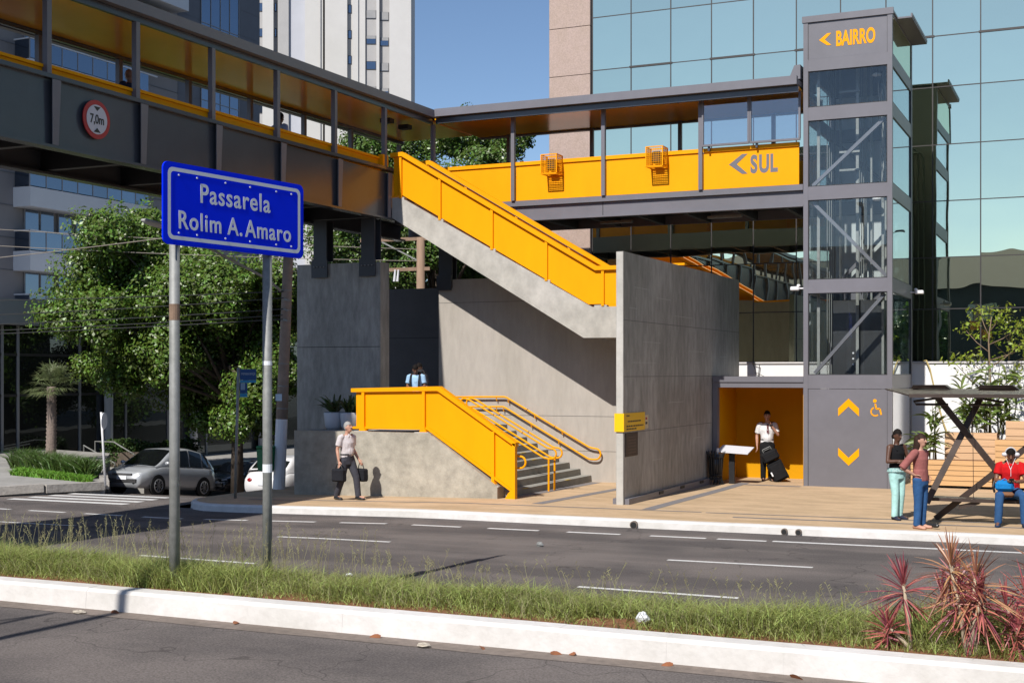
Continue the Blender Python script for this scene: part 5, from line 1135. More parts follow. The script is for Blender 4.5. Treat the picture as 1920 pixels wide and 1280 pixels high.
def person(label, loc, rz, pose, skin, hair, shirt, trous, shoe, h=1.75, sleeve=.9, girth=1., hem=.0, fem=False, hairstyle='short', facedir=(0, -1, 0), group=None, extra=None, legs=True, trim=1.):
    t = T('person', label, 'person', loc, rz, group=group); k = h / 1.75
    J = {n: Vector(v) * k for n, v in {**BASE, **pose}.items()}
    lat = (J['shL'] - J['shR']).normalized(); hl = (J['hipL'] - J['hipR']).normalized()
    up = (J['neck'] - J['pelvis']).normalized(); fwd = lat.cross(up).normalized() * 1.0
    if fwd.dot(Vector((0, -1, 0))) < 0 and abs(lat.x) > .5: fwd = -fwd
    hd = J['head']; fd = Vector(facedir).normalized(); hs = fd.cross(Vector((0, 0, 1))).normalized(); hu = hs.cross(fd).normalized()
    g = girth
    def torso(b, f, z0=True, zt=True):
        P, W_, Ch, N_ = J['pelvis'], J['waist'], J['chest'], J['neck']
        rx = (.165, .15, .17, .175, .10) if not fem else (.178, .135, .155, .155, .08); ry = (.115, .115 * g, .125 * g, .10, .07)
        cs = [P - up * .06 * k, W_, Ch, lerp(Ch, N_, .55), N_ - up * .01]
        b.loft([(c, (hl if i == 0 else lat), fwd, rx[i] * f * k, ry[i] * f * k) for i, c in enumerate(cs)])
        if g > 1.05: b.ell(lerp(P, W_, 1.05) + fwd * .035 * k, .13 * k * f, .11 * k * g * f, .14 * k * f, 12, 8)
    def head_shape(b):
        b.ell(hd + hu * .02 * k, .076 * k, .094 * k, .115 * k, 14, 10, rot=Matrix((hs, fd, hu)).transposed())
        b.ell(hd - hu * .06 * k + fd * .022 * k, .052 * k, .06 * k, .055 * k, 12, 8, rot=Matrix((hs, fd, hu)).transposed())   # jaw
        b.tube([hd + fd * .088 * k + hu * .015 * k, hd + fd * .112 * k - hu * .022 * k], [.010 * k, .017 * k], 8, round_=True)           # nose
        for s_ in (-1, 1): b.ell(hd + hs * s_ * .078 * k - fd * .005 * k, .012 * k, .022 * k, .032 * k, 8, 6, rot=Matrix((hs, fd, hu)).transposed())
    def hand_dir(s): return (J['wr' + s] - J['el' + s]).normalized()
    b = MB(); torso(b, .93); head_shape(b)
    b.tube([J['neck'] - up * .04 * k, lerp(J['neck'], hd, .75)], [.06 * k, .052 * k], 10, round_=True)
    for s in 'LR':
        b.tube([lerp(J['sh' + s], J['neck'], .25), J['sh' + s], lerp(J['sh' + s], J['el' + s], .5), J['el' + s]], [.055 * k, .06 * k, .047 * k, .038 * k], 10, round_=True)
        b.tube([J['el' + s], lerp(J['el' + s], J['wr' + s], .35), J['wr' + s]], [.039 * k, .04 * k, .026 * k], 10, round_=True)
        hdn = J['hd' + s] - J['wr' + s] if 'hd' + s in J else hand_dir(s); hdn.normalize(); sd = hdn.cross(fwd); sd = (sd if sd.length > .1 else hdn.cross(lat)).normalized(); th_ = sd.cross(hdn)
        b.ell(J['wr' + s] + hdn * .055 * k, .040 * k, .018 * k, .055 * k, 10, 8, rot=Matrix((th_, sd, hdn)).transposed())
        b.tube([J['hip' + s], lerp(J['hip' + s], J['knee' + s], .4), J['knee' + s]], [.085 * k, .078 * k, .054 * k], 10, round_=True)
        b.tube([J['knee' + s], lerp(J['knee' + s], J['ank' + s], .3), J['ank' + s]], [.054 * k, .056 * k, .036 * k], 10, round_=True)
        b.tube([J['ank' + s] - Vector((0, 0, .03)), lerp(J['ank' + s], J['toe' + s], .6) - Vector((0, 0, .015)), J['toe' + s]], [.04 * k, .034 * k, .03 * k], 8, round_=True)
    def fingers(m2):
        bm = bmesh.new(); bm.from_mesh(m2); fb_ = MB()
        for s in 'LR':
            hdn = J['hd' + s] - J['wr' + s] if 'hd' + s in J else hand_dir(s); hdn.normalize(); sd = hdn.cross(fwd); sd = (sd if sd.length > .1 else hdn.cross(lat)).normalized(); th_ = sd.cross(hdn)
            for q in range(4):
                o_ = J['wr' + s] + hdn * .09 * k + th_ * (q - 1.5) * .019 * k; l = (.058, .07, .066, .05)[q] * k; cur = sd * (.02 if s == 'R' else -.02) * k
                fb_.tube([o_, o_ + hdn * l * .55 + cur * .4, o_ + hdn * l * .95 + cur * 1.5], [.0088 * k, .0082 * k, .0065 * k], 6, round_=True)
            o_ = J['wr' + s] + hdn * .03 * k + th_ * .034 * k; fb_.tube([o_, o_ + hdn * .035 * k + th_ * .026 * k, o_ + hdn * .065 * k + th_ * .03 * k], [.011 * k, .0095 * k, .0075 * k], 6, round_=True)
        fm = fb_.mesh('f'); bm.from_mesh(fm); bpy.data.meshes.remove(fm); bm.to_mesh(m2); bm.free(); return m2
    remesh('body', b, skin, t, .0135, 3, fingers)
    # clothes
    if shirt is not None:
        b = MB(); torso(b, 1.06)
        if hem: b.loft([(J['pelvis'] - up * hem * k, hl, fwd, .185 * k, .13 * k * g), (J['pelvis'], hl, fwd, .18 * k, .128 * k * g), (J['waist'], lat, fwd, .165 * k, .125 * k * g)])
        if fem: b.ell(J['chest'] + fwd * .06 * k, .125 * k, .075 * k, .075 * k, 12, 8)
        for s in 'LR':
            if sleeve > 0: b.tube([lerp(J['sh' + s], J['neck'], .3), J['sh' + s], lerp(J['sh' + s], J['el' + s], sleeve)], [.062 * k, .074 * k, .062 * k * (1.18 if sleeve > .5 else 1)], 12, round_=False)
        remesh('shirt', b, shirt, t, .0145, 3)
    if trous is not None:
        b = MB(); w0 = .11
        b.loft([(J['pelvis'] - up * .14 * k, hl, fwd, .165 * k, .125 * k), (J['pelvis'], hl, fwd, .175 * k * (1.05 if fem else 1), .13 * k), (lerp(J['pelvis'], J['waist'], .55), hl, fwd, .155 * k, .12 * k * g)])
        for s in 'LR':
            b.tube([J['hip' + s] + Vector((0, 0, .02)), lerp(J['hip' + s], J['knee' + s], .45), J['knee' + s], lerp(J['knee' + s], J['ank' + s], .5), lerp(J['knee' + s], J['ank' + s], 1.08)], [.104 * k, .098 * k * trim, .080 * k * trim, .073 * k * trim, .068 * k * trim], 12)
        remesh('trousers', b, trous, t, .015, 3)
    for s in 'LR':
        b = MB(); a_ = J['ank' + s]; q = J['toe' + s]; dr = (q - a_); dr.z = 0; dr = dr.normalized() if dr.length > .02 else fwd; sd = dr.cross(Vector((0, 0, 1)))
        zf = min(a_.z - .085 * k, q.z - .03 * k); c = Vector((a_.x, a_.y, zf))
        U = Vector((0, 0, 1))
        if q.z > a_.z: U = Vector((0, 0, 1))
        b.loft([(c - dr * .075 * k + U * .035 * k, sd, U, .028 * k, .03 * k), (c - dr * .05 * k + U * .045 * k, sd, U, .04 * k, .045 * k), (c + dr * .05 * k + U * .042 * k, sd, U, .045 * k, .042 * k), (c + dr * .13 * k + U * .03 * k, sd, U, .05 * k, .03 * k), (c + dr * .19 * k + U * .022 * k, sd, U, .03 * k, .02 * k)], 12)
        b.build('shoe', shoe, t, world=False, smooth=True)
    # face and hair
    R3 = Matrix((hs, fd, hu)).transposed()
    for s_ in (-1, 1):
        b = MB(); b.ell(hd + hs * s_ * .031 * k + fd * .087 * k + hu * .018 * k, .013 * k, .006 * k, .007 * k, 8, 6, rot=R3); b.build('eye', EYE, t, world=False)
    for s_ in (-1, 1): b = MB(); b.tube([hd + hs * s_ * .015 * k + fd * .095 * k + hu * .038 * k, hd + hs * s_ * .048 * k + fd * .084 * k + hu * .041 * k], .0045 * k, 5); b.build('eyebrow', hair or HAIRB, t, world=False)
    b = MB(); b.ell(hd + fd * .088 * k - hu * .053 * k, .024 * k, .008 * k, .007 * k, 8, 6, rot=R3); b.build('mouth', M('lip', (.22, .07, .06), .5, nscale=9, namt=.1) if skin is SKIN_L else M('lip_dark', (.08, .03, .025), .5, nscale=9, namt=.1), t, world=False)
    if hair is not None:
        b = MB(); b.ell(hd + hu * .028 * k - fd * .004 * k, .084 * k, .102 * k, .118 * k, 18, 14, rot=R3)
        me = b.mesh('hair'); bm = bmesh.new(); bm.from_mesh(me); kill = []
        for f_ in bm.faces:
            c = f_.calc_center_median() - hd; fz = c.dot(hu) / k; fy = c.dot(fd) / k
            lim = .062 if fy > .045 else (.015 if fy > .0 else (-.035 if fy > -.04 else -.085))
            if hairstyle == 'bald': lim = .045 if fy > -.01 else -.05
            if hairstyle == 'bald' and fz > .075: kill.append(f_); continue
            if fz < lim: kill.append(f_)
        bmesh.ops.delete(bm, geom=kill, context='FACES'); bm.to_mesh(me); bm.free()
        ho = link('hair', me, hair, t, smooth=True)
        if hairstyle == 'long':
            b = MB(); c = hd - fd * .055 * k
            b.loft([(c + hu * .10 * k, hs, fd, .07 * k, .06 * k), (c + hu * .03 * k, hs, fd, .094 * k, .085 * k), (c - hu * .08 * k - fd * .01 * k, hs, fd, .10 * k, .085 * k), (c - hu * .2 * k - fd * .04 * k, hs, fd, .11 * k, .075 * k), (c - hu * .34 * k - fd * .065 * k, hs, fd, .09 * k, .06 * k), (c - hu * .46 * k - fd * .075 * k, hs, fd, .03 * k, .025 * k)]); b.build('long_hair', hair, t, world=False, smooth=True)
        if hairstyle == 'bun':
            b = MB(); b.ell(hd - fd * .105 * k - hu * .02 * k, .05 * k, .05 * k, .055 * k, 10, 8); b.build('hair_bun', hair, t, world=False, smooth=True)
    if extra: extra(t, J, k, fwd, lat, up, hd, hs, fd, hu)
    return t
def lpart(t, b, name, mat, smooth=False): return b.build(name, mat, t, world=False, smooth=smooth)
R = math.radians
# --- old man walking with two bags
def om_x(t, J, k, fwd, lat, up, hd, hs, fd, hu):
    b = MB(); b.loft([(J['waist'] - up * .075 * k, lat, fwd, .168 * k, .148 * k), (J['waist'] - up * .045 * k, lat, fwd, .168 * k, .148 * k)], 18); lpart(t, b, 'belt', BLACK)
    for s_ in (-1, 1): b = MB(); b.tube([J['neck'] + fwd * .05 * k + up * .01, J['neck'] + fwd * .1 * k + lat * .04 * s_ - up * .05], [.02, .012], 6, round_=True); lpart(t, b, 'collar', MATS['shirt_pinkish_white'])
old = person('grey-haired man in white short-sleeved shirt walking with two black bags', (-15.28, 24.95, pz(-15.28, 24.95)), R(74),
       dict(hipL=(.09, 0, .89), kneeL=(.09, -.20, .50), ankL=(.09, -.26, .10), toeL=(.10, -.43, .07), hipR=(-.09, 0, .89), kneeR=(-.1, .06, .49), ankR=(-.1, .24, .10), toeR=(-.11, .10, .03), elR=(-.245, .06, 1.13), wrR=(-.27, -.02, .88), elL=(.235, .07, 1.13), wrL=(.24, -.12, .89), head=(0, -.03, 1.615)),
       SKIN_L, HAIRG, cloth('shirt_pinkish_white', (.60, .55, .56)), cloth('slate_trousers', (.055, .055, .068)), BLACK, h=1.72, sleeve=.72, girth=1.18, facedir=(.12, -1, .28), hairstyle='short', extra=om_x)
BAGM = cloth('black_bag_fabric', (.018, .019, .024))
def world_of(t, v): return Matrix.Translation(t.location) @ Matrix.Rotation(t.rotation_euler.z, 4, 'Z') @ Vector(v)
def bag(label, c, rz, w_, d, h, handle):
    t = T('travel_bag', label, 'bag', c, rz, group='black bags carried by the walking man')
    b = MB(); b.bevbox(-w_ / 2, w_ / 2, -d / 2, d / 2, 0, h, .03); b.build('bag_body', BAGM, t, world=False)
    b = MB(); b.bevbox(-w_ * .36, w_ * .36, -d / 2 - .025, -d / 2 - .001, .04, h * .55, .01); b.build('front_pocket', BAGM, t, world=False)
    b = MB(); b.tube([(-w_ * .3, 0, h), (-w_ * .15, 0, h + handle), (w_ * .15, 0, h + handle), (w_ * .3, 0, h)], .011, 6); b.build('handle', BLACK, t, world=False)
    return t
p = world_of(old, (-.275 * .98, -.03, .42)); bag('boxy black bag in the walking man\'s near hand', p, R(74 + 90), .36, .16, .28, .10)
p = world_of(old, (.27, -.15, .40)); bag('black bag in the walking man\'s far hand', p, R(74 + 85), .34, .17, .28, .12)
# --- two people on the landing
def bp_x(t, J, k, fwd, lat, up, hd, hs, fd, hu):
    for s_ in (-1, 1):
        b = MB(); b.tube([J['chest'] + lat * .1 * s_ - up * .16 + fwd * .135, J['chest'] + lat * .11 * s_ + fwd * .15, J['neck'] + lat * .105 * s_ + fwd * .07 - up * .02, J['neck'] + lat * .1 * s_ - fwd * .09 - up * .03], .024, 6); lpart(t, b, 'backpack_strap', BLACK)
    b = MB(); b.bevbox(-.15, .15, .12, .28, 1.02, 1.44, .05); lpart(t, b, 'backpack', BLACK)
person('man in light blue top with backpack straps looking down on the stair landing', (-15.22, 28.0, ZP - .01), R(14), dict(head=(0, -.075, 1.585), neck=(0, -.005, 1.46), elL=(.24, .0, 1.14), wrL=(.12, -.22, 1.08), elR=(-.24, .0, 1.14), wrR=(-.10, -.23, 1.08)), SKIN_M, HAIRB, cloth('light_blue_shirt', (.36, .56, .78)), cloth('dark_trousers', (.03, .03, .035)), BLACK, h=1.58, sleeve=.7, facedir=(.25, -1, -.55), extra=bp_x)
person('person in dark clothes half hidden behind the man on the landing', (-15.66, 29.0, ZP - .01), R(-15), {}, SKIN_M, HAIRB, cloth('charcoal_top', (.035, .035, .04)), MATS['dark_trousers'], BLACK, h=1.60, facedir=(.4, -1, -.3), hairstyle='bun', fem=True)
# --- pilot with luggage
def pi_x(t, J, k, fwd, lat, up, hd, hs, fd, hu):
    b = MB(); b.prism([J['neck'] + fwd * .10 - up * .03 + lat * .022, J['neck'] + fwd * .10 - up * .03 - lat * .022, J['chest'] + fwd * .155 - lat * .03 + up * -.06, J['chest'] + fwd * .16 - up * .11, J['chest'] + fwd * .155 + lat * .03 - up * .06], fwd * .012); lpart(t, b, 'necktie', M('dark_red_tie', (.10, .015, .02), .6, nscale=20, namt=.3))
    b = MB(); b.prism([J['waist'] + fwd * .15 + lat * .02 + up * .02, J['waist'] + fwd * .15 - lat * .04 + up * .02, J['waist'] + fwd * .16 - lat * .04 + up * .12, J['waist'] + fwd * .16 + lat * .02 + up * .12], fwd * .008); lpart(t, b, 'badge', SGW)
    for s_ in (-1, 1): b = MB(); b.bevbox(-.05, .05, -.03, .03, 0, .015, .004); o = lpart(t, b, 'epaulette', BLACK); o.location = lerp(J['neck'], J['sh' + ('L' if s_ > 0 else 'R')], .72) + up * .045
    b = MB(); b.tube([J['wrL'] - Vector((0, 0, .015)), J['wrL'] + Vector((0, 0, .02))], .034, 10); lpart(t, b, 'wristwatch', BLACK)
    b = MB(); b.loft([(J['waist'] - up * .06, lat, fwd, .166, .14), (J['waist'] - up * .03, lat, fwd, .166, .14)], 18); lpart(t, b, 'belt', BLACK)
pil = person('man in white uniform shirt and tie with hand at his mouth inside the kiosk', (-8.05, 33.75, pz(-8.05, 33.75)), R(20), dict(elL=(.26, -.05, 1.16), wrL=(.08, -.17, 1.40), elR=(-.25, .05, 1.13), wrR=(-.25, .0, .88), hdL=(.03, -.12, 1.52), kneeR=(-.09, .03, .49), ankR=(-.09, .08, .085), toeR=(-.1, -.09, .03), head=(.0, -.01, 1.625)), SKIN_L, HAIRB, cloth('white_uniform_shirt', (.74, .74, .76)), cloth('black_trousers', (.016, .016, .018)), BLACK, h=1.80, sleeve=.78, girth=1.10, facedir=(.1, -1, 0), extra=pi_x)
SUIT = cloth('black_luggage', (.014, .014, .016))
sc_ = T('suitcase', 'black wheeled suitcase leaning from the uniformed man\'s hand', 'suitcase', (-7.60, 33.62, .1), R(15))
tilt = Matrix.Rotation(R(-27), 4, 'Y')
def lug(x0, x1, y0, y1, z0, z1, name, mat, par, bev=.03):
    b = MB(); b.bevbox(x0, x1, y0, y1, z0, z1, bev); me = b.mesh(name); me.transform(tilt); return link(name, me, mat, par)
lug(-.20, .20, -.13, .13, .05, .58, 'case_body', SUIT, sc_); lug(-.16, .16, -.165, -.132, .10, .50, 'front_pocket', SUIT, sc_, .012)
for x in (-.16, .16): b = MB(); b.tube([(x, .10, .05), (x + .03, .10, .05)], .045, 12); me = b.mesh('wheel'); me.transform(tilt); link('wheel', me, BLACK, sc_)
for x in (-.11, .11): b = MB(); b.tube([(x, .11, .5), (x, .11, .95)], .01, 6); me = b.mesh('pull_handle'); me.transform(tilt); link('pull_handle', me, ZINC, sc_)
b = MB(); b.tube([(-.11, .11, .95), (.11, .11, .95)], .015, 6); me = b.mesh('grip'); me.transform(tilt); link('grip', me, BLACK, sc_)
lug(-.185, -.15, -.176, -.166, .25, .36, 'luggage_tag', SGW, sc_, .003)
sb_ = T('cabin_bag', 'soft black cabin bag riding on top of the wheeled suitcase', 'bag', (-7.60, 33.62, .1), R(15))
lug(-.22, .22, -.17, .09, .60, .88, 'bag_body', SUIT, sb_, .05); lug(-.17, .17, -.20, -.172, .64, .80, 'front_pocket', SUIT, sb_, .01)
b = MB(); b.tube([(-.1, -.04, .87), (-.08, -.04, .92), (.08, -.04, .92), (.1, -.04, .87)], .012, 6); me = b.mesh('handle'); me.transform(tilt); link('handle', me, BLACK, sb_)
# --- two women by the shelter
def w1_x(t, J, k, fwd, lat, up, hd, hs, fd, hu):
    for s_ in (-1, 1): b = MB(); b.tube([J['chest'] + lat * .085 * s_ + fwd * .10 + up * .06, J['neck'] + lat * .10 * s_ + fwd * .03 + up * -.02, J['chest'] + lat * .085 * s_ - fwd * .10 + up * .08], .013, 6); lpart(t, b, 'shoulder_strap', MATS['black_tank_top'])
    b = MB(); b.loft([(J['pelvis'] - up * .0, lat, fwd, .205, .158), (J['pelvis'] + up * .07, lat, fwd, .18, .14)], 20); lpart(t, b, 'patterned_hem', M('teal_print', (.10, .30, .30), .8, nscale=40, col2=(.5, .6, .58)))
    for s_ in (-1, 1): b = MB(); b.tube([hd + hs * .086 * s_ - hu * .05, hd + hs * .086 * s_ - hu * .075], .008, 6); lpart(t, b, 'earring', SGW)
person('woman in black tank top and mint trousers with folded arms by the lift', (-3.62, 25.45, pz(-3.62, 25.45)), R(52), dict(elL=(.27, -.03, 1.14), wrL=(-.02, -.235, 1.12), elR=(-.27, -.03, 1.13), wrR=(.03, -.25, 1.15), hdL=(-.1, -.22, 1.13), hdR=(.12, -.235, 1.16), kneeL=(.08, -.03, .49), ankL=(.085, .02, .085), kneeR=(-.09, -.05, .5), ankR=(-.12, -.06, .085), toeR=(-.15, -.22, .03)), SKIN_D, HAIRB, cloth('black_tank_top', (.012, .012, .014)), cloth('mint_trousers', (.42, .70, .68)), cloth('navy_flats', (.03, .035, .06)), h=1.68, sleeve=0, fem=True, facedir=(-.1, -1, -.08), hairstyle='bun', extra=w1_x, trim=.92, hem=.02)
def w2_x(t, J, k, fwd, lat, up, hd, hs, fd, hu):
    b = MB(); b.tube([J['toeL'] + Vector((.0, -.05, .03)), J['toeL'] + Vector((0, -.12, .035))], .035, 8, round_=True); lpart(t, b, 'sandal_bow', BLACK)
w2 = person('woman in rose top and blue jeans with hand on hip at the kerb', (-3.02, 24.05, pz(-3.02, 24.05)), R(68), dict(elR=(-.36, .17, 1.13), wrR=(-.185, .02, 1.0), hdR=(-.12, -.05, .96), elL=(.27, .10, 1.13), wrL=(.19, -.02, .97), kneeL=(.085, -.01, .49), kneeR=(-.085, .0, .49)), SKIN_L, HAIRBR, cloth('rose_top', (.32, .115, .105)), cloth('blue_jeans', (.035, .10, .24)), SKIN_L, h=1.66, sleeve=1.02, fem=True, facedir=(-.05, -1, .06), hairstyle='long', extra=w2_x, girth=1.03, trim=.97, hem=.04)
# --- seated man with headphones
def sm_x(t, J, k, fwd, lat, up, hd, hs, fd, hu):
    b = MB(); pts = [hd + hs * .092 * math.cos(a) + hu * (.02 + .125 * math.sin(a)) for a in [math.pi * i / 14 for i in range(15)]]; b.tube(pts, .012, 8); lpart(t, b, 'headband', SWH)
    for s_ in (-1, 1):
        b = MB(); b.tube([hd + hs * .082 * s_ + hu * .005, hd + hs * .115 * s_ + hu * .005], [.042, .038], 14, round_=True); lpart(t, b, 'earcup', SWH, True)
    b = MB(); b.tube([hd + hs * .09 - hu * .04, J['chest'] + fwd * .135 + up * .05, J['chest'] + fwd * .15 - up * .06, J['chest'] + fwd * .135 + up * .07, hd - hs * .09 - hu * .04], .005, 5); lpart(t, b, 'headphone_cable', SWH)
    b = MB(); b.bevbox(-.04, .04, -.012, 0, -.07, .07, .006); o = lpart(t, b, 'phone', BLACK); o.location = (J['wrL'] + J['wrR']) / 2 + Vector((0, -.09, .03)); o.rotation_euler = (.8, 0, 0)
    for s_ in (-1, 1): b = MB(); b.tube([J['neck'] + fwd * .04 + lat * .06 * s_, J['neck'] + fwd * .10 + lat * .01 * s_ - up * .05], [.018, .012], 6, round_=True); lpart(t, b, 'collar', MATS['red_polo'])
seat = dict(pelvis=(0, .02, .60), waist=(0, .03, .74), chest=(0, .0, .96), neck=(0, -.03, 1.13), head=(0, -.085, 1.27), shL=(.185, -.02, 1.08), shR=(-.185, -.02, 1.08), elL=(.25, -.10, .81), wrL=(.07, -.33, .80), hdL=(.0, -.37, .83), elR=(-.25, -.10, .81), wrR=(-.07, -.33, .80), hdR=(.0, -.37, .83),
            hipL=(.09, 0, .57), kneeL=(.20, -.42, .56), ankL=(.22, -.36, .10), toeL=(.24, -.52, .03), hipR=(-.09, 0, .57), kneeR=(-.20, -.42, .56), ankR=(-.22, -.36, .10), toeR=(-.24, -.52, .03))
smn = person('seated man in red polo and white headphones looking at his phone on the bench', (-1.62, 25.32, pz(-1.6, 25.3)), R(6), seat, SKIN_M, HAIRB, cloth('red_polo', (.55, .012, .015)), MATS['blue_jeans'], cloth('navy_sneakers', (.02, .04, .09)), h=1.75, sleeve=.62, facedir=(0, -1, -.5), extra=sm_x, girth=1.08)
bgp = T('backpack', 'bright blue backpack with brown base on the seated man\'s lap', 'backpack', (-1.70, 25.0, .74), R(12))
BLU = cloth('bright_blue_fabric', (.012, .20, .52)); b = MB(); b.bevbox(-.16, .16, -.10, .09, .03, .23, .06); b.build('bag_body', BLU, bgp, world=False)
b = MB(); b.bevbox(-.155, .155, -.105, .085, -.06, .028, .035); b.build('bag_base', cloth('tan_leather', (.22, .11, .06)), bgp, world=False)
b = MB(); b.tube([(-.17, -.02, .02), (-.2, -.05, .12), (-.17, -.02, .22)], .02, 8); b.build('side_bottle', BLACK, bgp, world=False); b = MB(); b.tube([(-.06, 0, .22), (0, 0, .26), (.06, 0, .22)], .012, 6); b.build('carry_loop', BLU, bgp, world=False)
# --- people crossing the footbridge
person('shaven-headed man in dark shirt walking left on the footbridge', (-18.35, 21.45, 7.42), R(-100), {}, SKIN_M, None, cloth('navy_shirt', (.02, .025, .05)), MATS['dark_trousers'], BLACK, h=1.70, sleeve=.7, facedir=(0, -1, -.1))
person('man in pale blue shirt on the footbridge half behind a post', (-18.35, 26.85, 7.42), R(170), {}, SKIN_D, HAIRB, cloth('pale_blue_shirt', (.30, .38, .55)), MATS['dark_trousers'], BLACK, h=1.78, sleeve=.7)
# ================================================================ parked cars
TYRE = M('tyre_rubber', (.015, .015, .016), .85, nscale=12, namt=.2); RIM = M('alloy_rim', (.50, .50, .52), .3, metal=.8, nscale=6, namt=.1)
CGL = glass_mirror('car_glass', (.5, .55, .58), (.006, .007, .008), .16)
LAMPG = M('headlamp_lens', (.62, .64, .66), .12, nscale=9, namt=.25, coat=1.); REDL = M('tail_lamp_red', (.35, .01, .012), .2, nscale=9, namt=.2, coat=1.)
def car(label, loc, rz, paint, L, Wd, H, prof, g0, g1, roof, tails=False, plate=True, pitch=0):
    """prof: (u, z_top) hood/belt line, u 0 front .. 1 rear; roof: (u, z) glasshouse; g0..g1 glass range"""
    t = T('parked_car', label, 'car', loc, rz, group='cars parked in the side street'); t.rotation_euler = (pitch, 0, rz)
    def interp(tab, u):
        for (a, za), (b_, zb) in zip(tab, tab[1:]):
            if a <= u <= b_: s_ = (u - a) / (b_ - a); s_ = s_ * s_ * (3 - 2 * s_) * .5 + s_ * .5; return za + (zb - za) * s_
        return tab[-1][1]
    nu = 40; us = [i / nu for i in range(nu + 1)]
    def half(u):   # half width, rounded in plan at nose and tail
        e = min(u, 1 - u) / .16; return Wd / 2 * (1 - .16 * max(0, 1 - e) ** 2.2)
    def ring(u):
        w_ = half(u); zb = interp(prof, u); y = (u - .5) * L
        return [(0, y, .22), (w_ * .86, y, .20), (w_ * .97, y, .34), (w_, y, .34 + (zb - .34) * .45), (w_ * .985, y, .34 + (zb - .34) * .82), (w_ * .90, y, zb - .005), (w_ * .55, y, zb + .018), (0, y, zb + .03)]
    b = MB(); vs = []
    for u in us: r = ring(u); vs += r + [(-x, y, z) for x, y, z in r[-2:0:-1]]
    m = 14; fs = [(i * m + j, i * m + (j + 1) % m, (i + 1) * m + (j + 1) % m, (i + 1) * m + j) for i in range(nu) for j in range(m)]; fs += [tuple(range(m))[::-1], tuple(range(nu * m, nu * m + m))]
    # wheel arches are cut by leaving dark discs proud of the sides
    b.add(vs, fs); b.build('body', paint, t, world=False, smooth=True)
    # glasshouse
    u0, u1 = roof[0][0], roof[-1][0]; n2 = 26; vs = []
    def gring(u):
        zb = interp(prof, u) - .02; zr = max(interp(roof, u), zb + .005); w_ = half(u); y = (u - .5) * L; k = (zr - zb) / (H - .95); wr = w_ * (.93 - .19 * min(1, k))
        return [(w_ * .93, y, zb), (wr + (w_ * .93 - wr) * .5, y, zb + (zr - zb) * .5), (wr, y, zb + (zr - zb) * .88), (wr * .88, y, zr - .01), (wr * .45, y, zr + .012), (0, y, zr + .02)]
    for i in range(n2 + 1):
        r = gring(u0 + (u1 - u0) * i / n2); vs += r + [(-x, y, z) for x, y, z in r[-2::-1]]
    m = 11; b = MB(); b.add(vs, [(i * m + j, i * m + j + 1, (i + 1) * m + j + 1, (i + 1) * m + j) for i in range(n2) for j in range(m - 1)]); b.build('roof', paint, t, world=False, smooth=True)
    def patch(ua, ub, ja, jb, name, mat, off=.008, n=8):
        """glass patch following the glasshouse, ja..jb in ring index"""
        b = MB(); vs = []
        for i in range(n + 1):
            r = gring(ua + (ub - ua) * i / n); full = r + [(-x, y, z) for x, y, z in r[-2::-1]]
            for j in range(ja, jb + 1): x, y, z = full[j]; c = Vector((0, y, .8)); d = (Vector((x, y, z)) - c).normalized(); vs.append(Vector((x, y, z)) + d * off)
        w_ = jb - ja + 1; b.add(vs, [(i * w_ + j, i * w_ + j + 1, (i + 1) * w_ + j + 1, (i + 1) * w_ + j) for i in range(n) for j in range(w_ - 1)]); return b.build(name, mat, t, world=False, smooth=True)
    pr, sr = roof[1][0], roof[-2][0]
    patch(u0 + .012, pr - .03, 3, 7, 'windscreen', CGL, .012); patch(sr + .04, u1 - .015, 3, 7, 'rear_window', CGL, .012)
    for ja, jb in ((0, 2), (8, 10)):
        for a, c in g0: patch(a, c, ja, jb, 'side_window', CGL, .010)
    for s_ in (-1, 1):
        for u in g1:
            y = (u - .5) * L; w_ = half(u)
            b = MB(); b.tube([(s_ * (w_ - .06), y, .31), (s_ * (w_ + .004), y, .31)], .365, 24); b.build('wheel_arch', DARKG, t, world=False)
            b = MB(); b.tube([(s_ * (w_ - .16), y, .31), (s_ * (w_ + .012), y, .31)], .31, 24); wh = b.build('wheel', TYRE, t, world=False)
            for q in range(9):
                a = 2 * math.pi * q / 9; b = MB(); b.bar((s_ * (w_ + .02), y, .31), (s_ * (w_ + .02), y + .20 * math.cos(a), .31 + .20 * math.sin(a)), .016, .055, up=(1, 0, 0)); b.build('spoke', RIM, wh, world=False)
            b = MB(); b.tube([(s_ * (w_ + .016), y + .21 * math.cos(2 * math.pi * q / 24), .31 + .21 * math.sin(2 * math.pi * q / 24)) for q in range(25)], .018, 6); b.build('rim', RIM, wh, world=False)
        um = roof[0][0] + .10; y = (um - .5) * L; zb = interp(prof, um); b = MB(); b.ell((s_ * (half(um) + .09), y, zb + .08), .10, .06, .065, 10, 8); b.build('wing_mirror', paint, t, world=False, smooth=True)
        zl = interp(prof, .05)
        b = MB(); b.ell((s_ * half(.06) * .74, (.035 - .5) * L, zl - .10), .16, .13, .085, 12, 8, rot=Matrix.Rotation(s_ * .55, 3, 'Z')); b.build('headlight', LAMPG, t, world=False, smooth=True)
        zt = interp(prof, .985)
        b = MB(); b.ell((s_ * half(.985) * .80, (.985 - .5) * L, zt - .12), .17, .07, .09, 12, 8, rot=Matrix.Rotation(-s_ * .4, 3, 'Z')); b.build('tail_light', REDL, t, world=False, smooth=True)
        b = MB(); b.tube([(s_ * half(.02) * .66, -L / 2 - .012, .38), (s_ * half(.02) * .66, -L / 2 + .05, .38)], .055, 12); b.build('fog_light', BLACK, t, world=False)
    yf = -L / 2
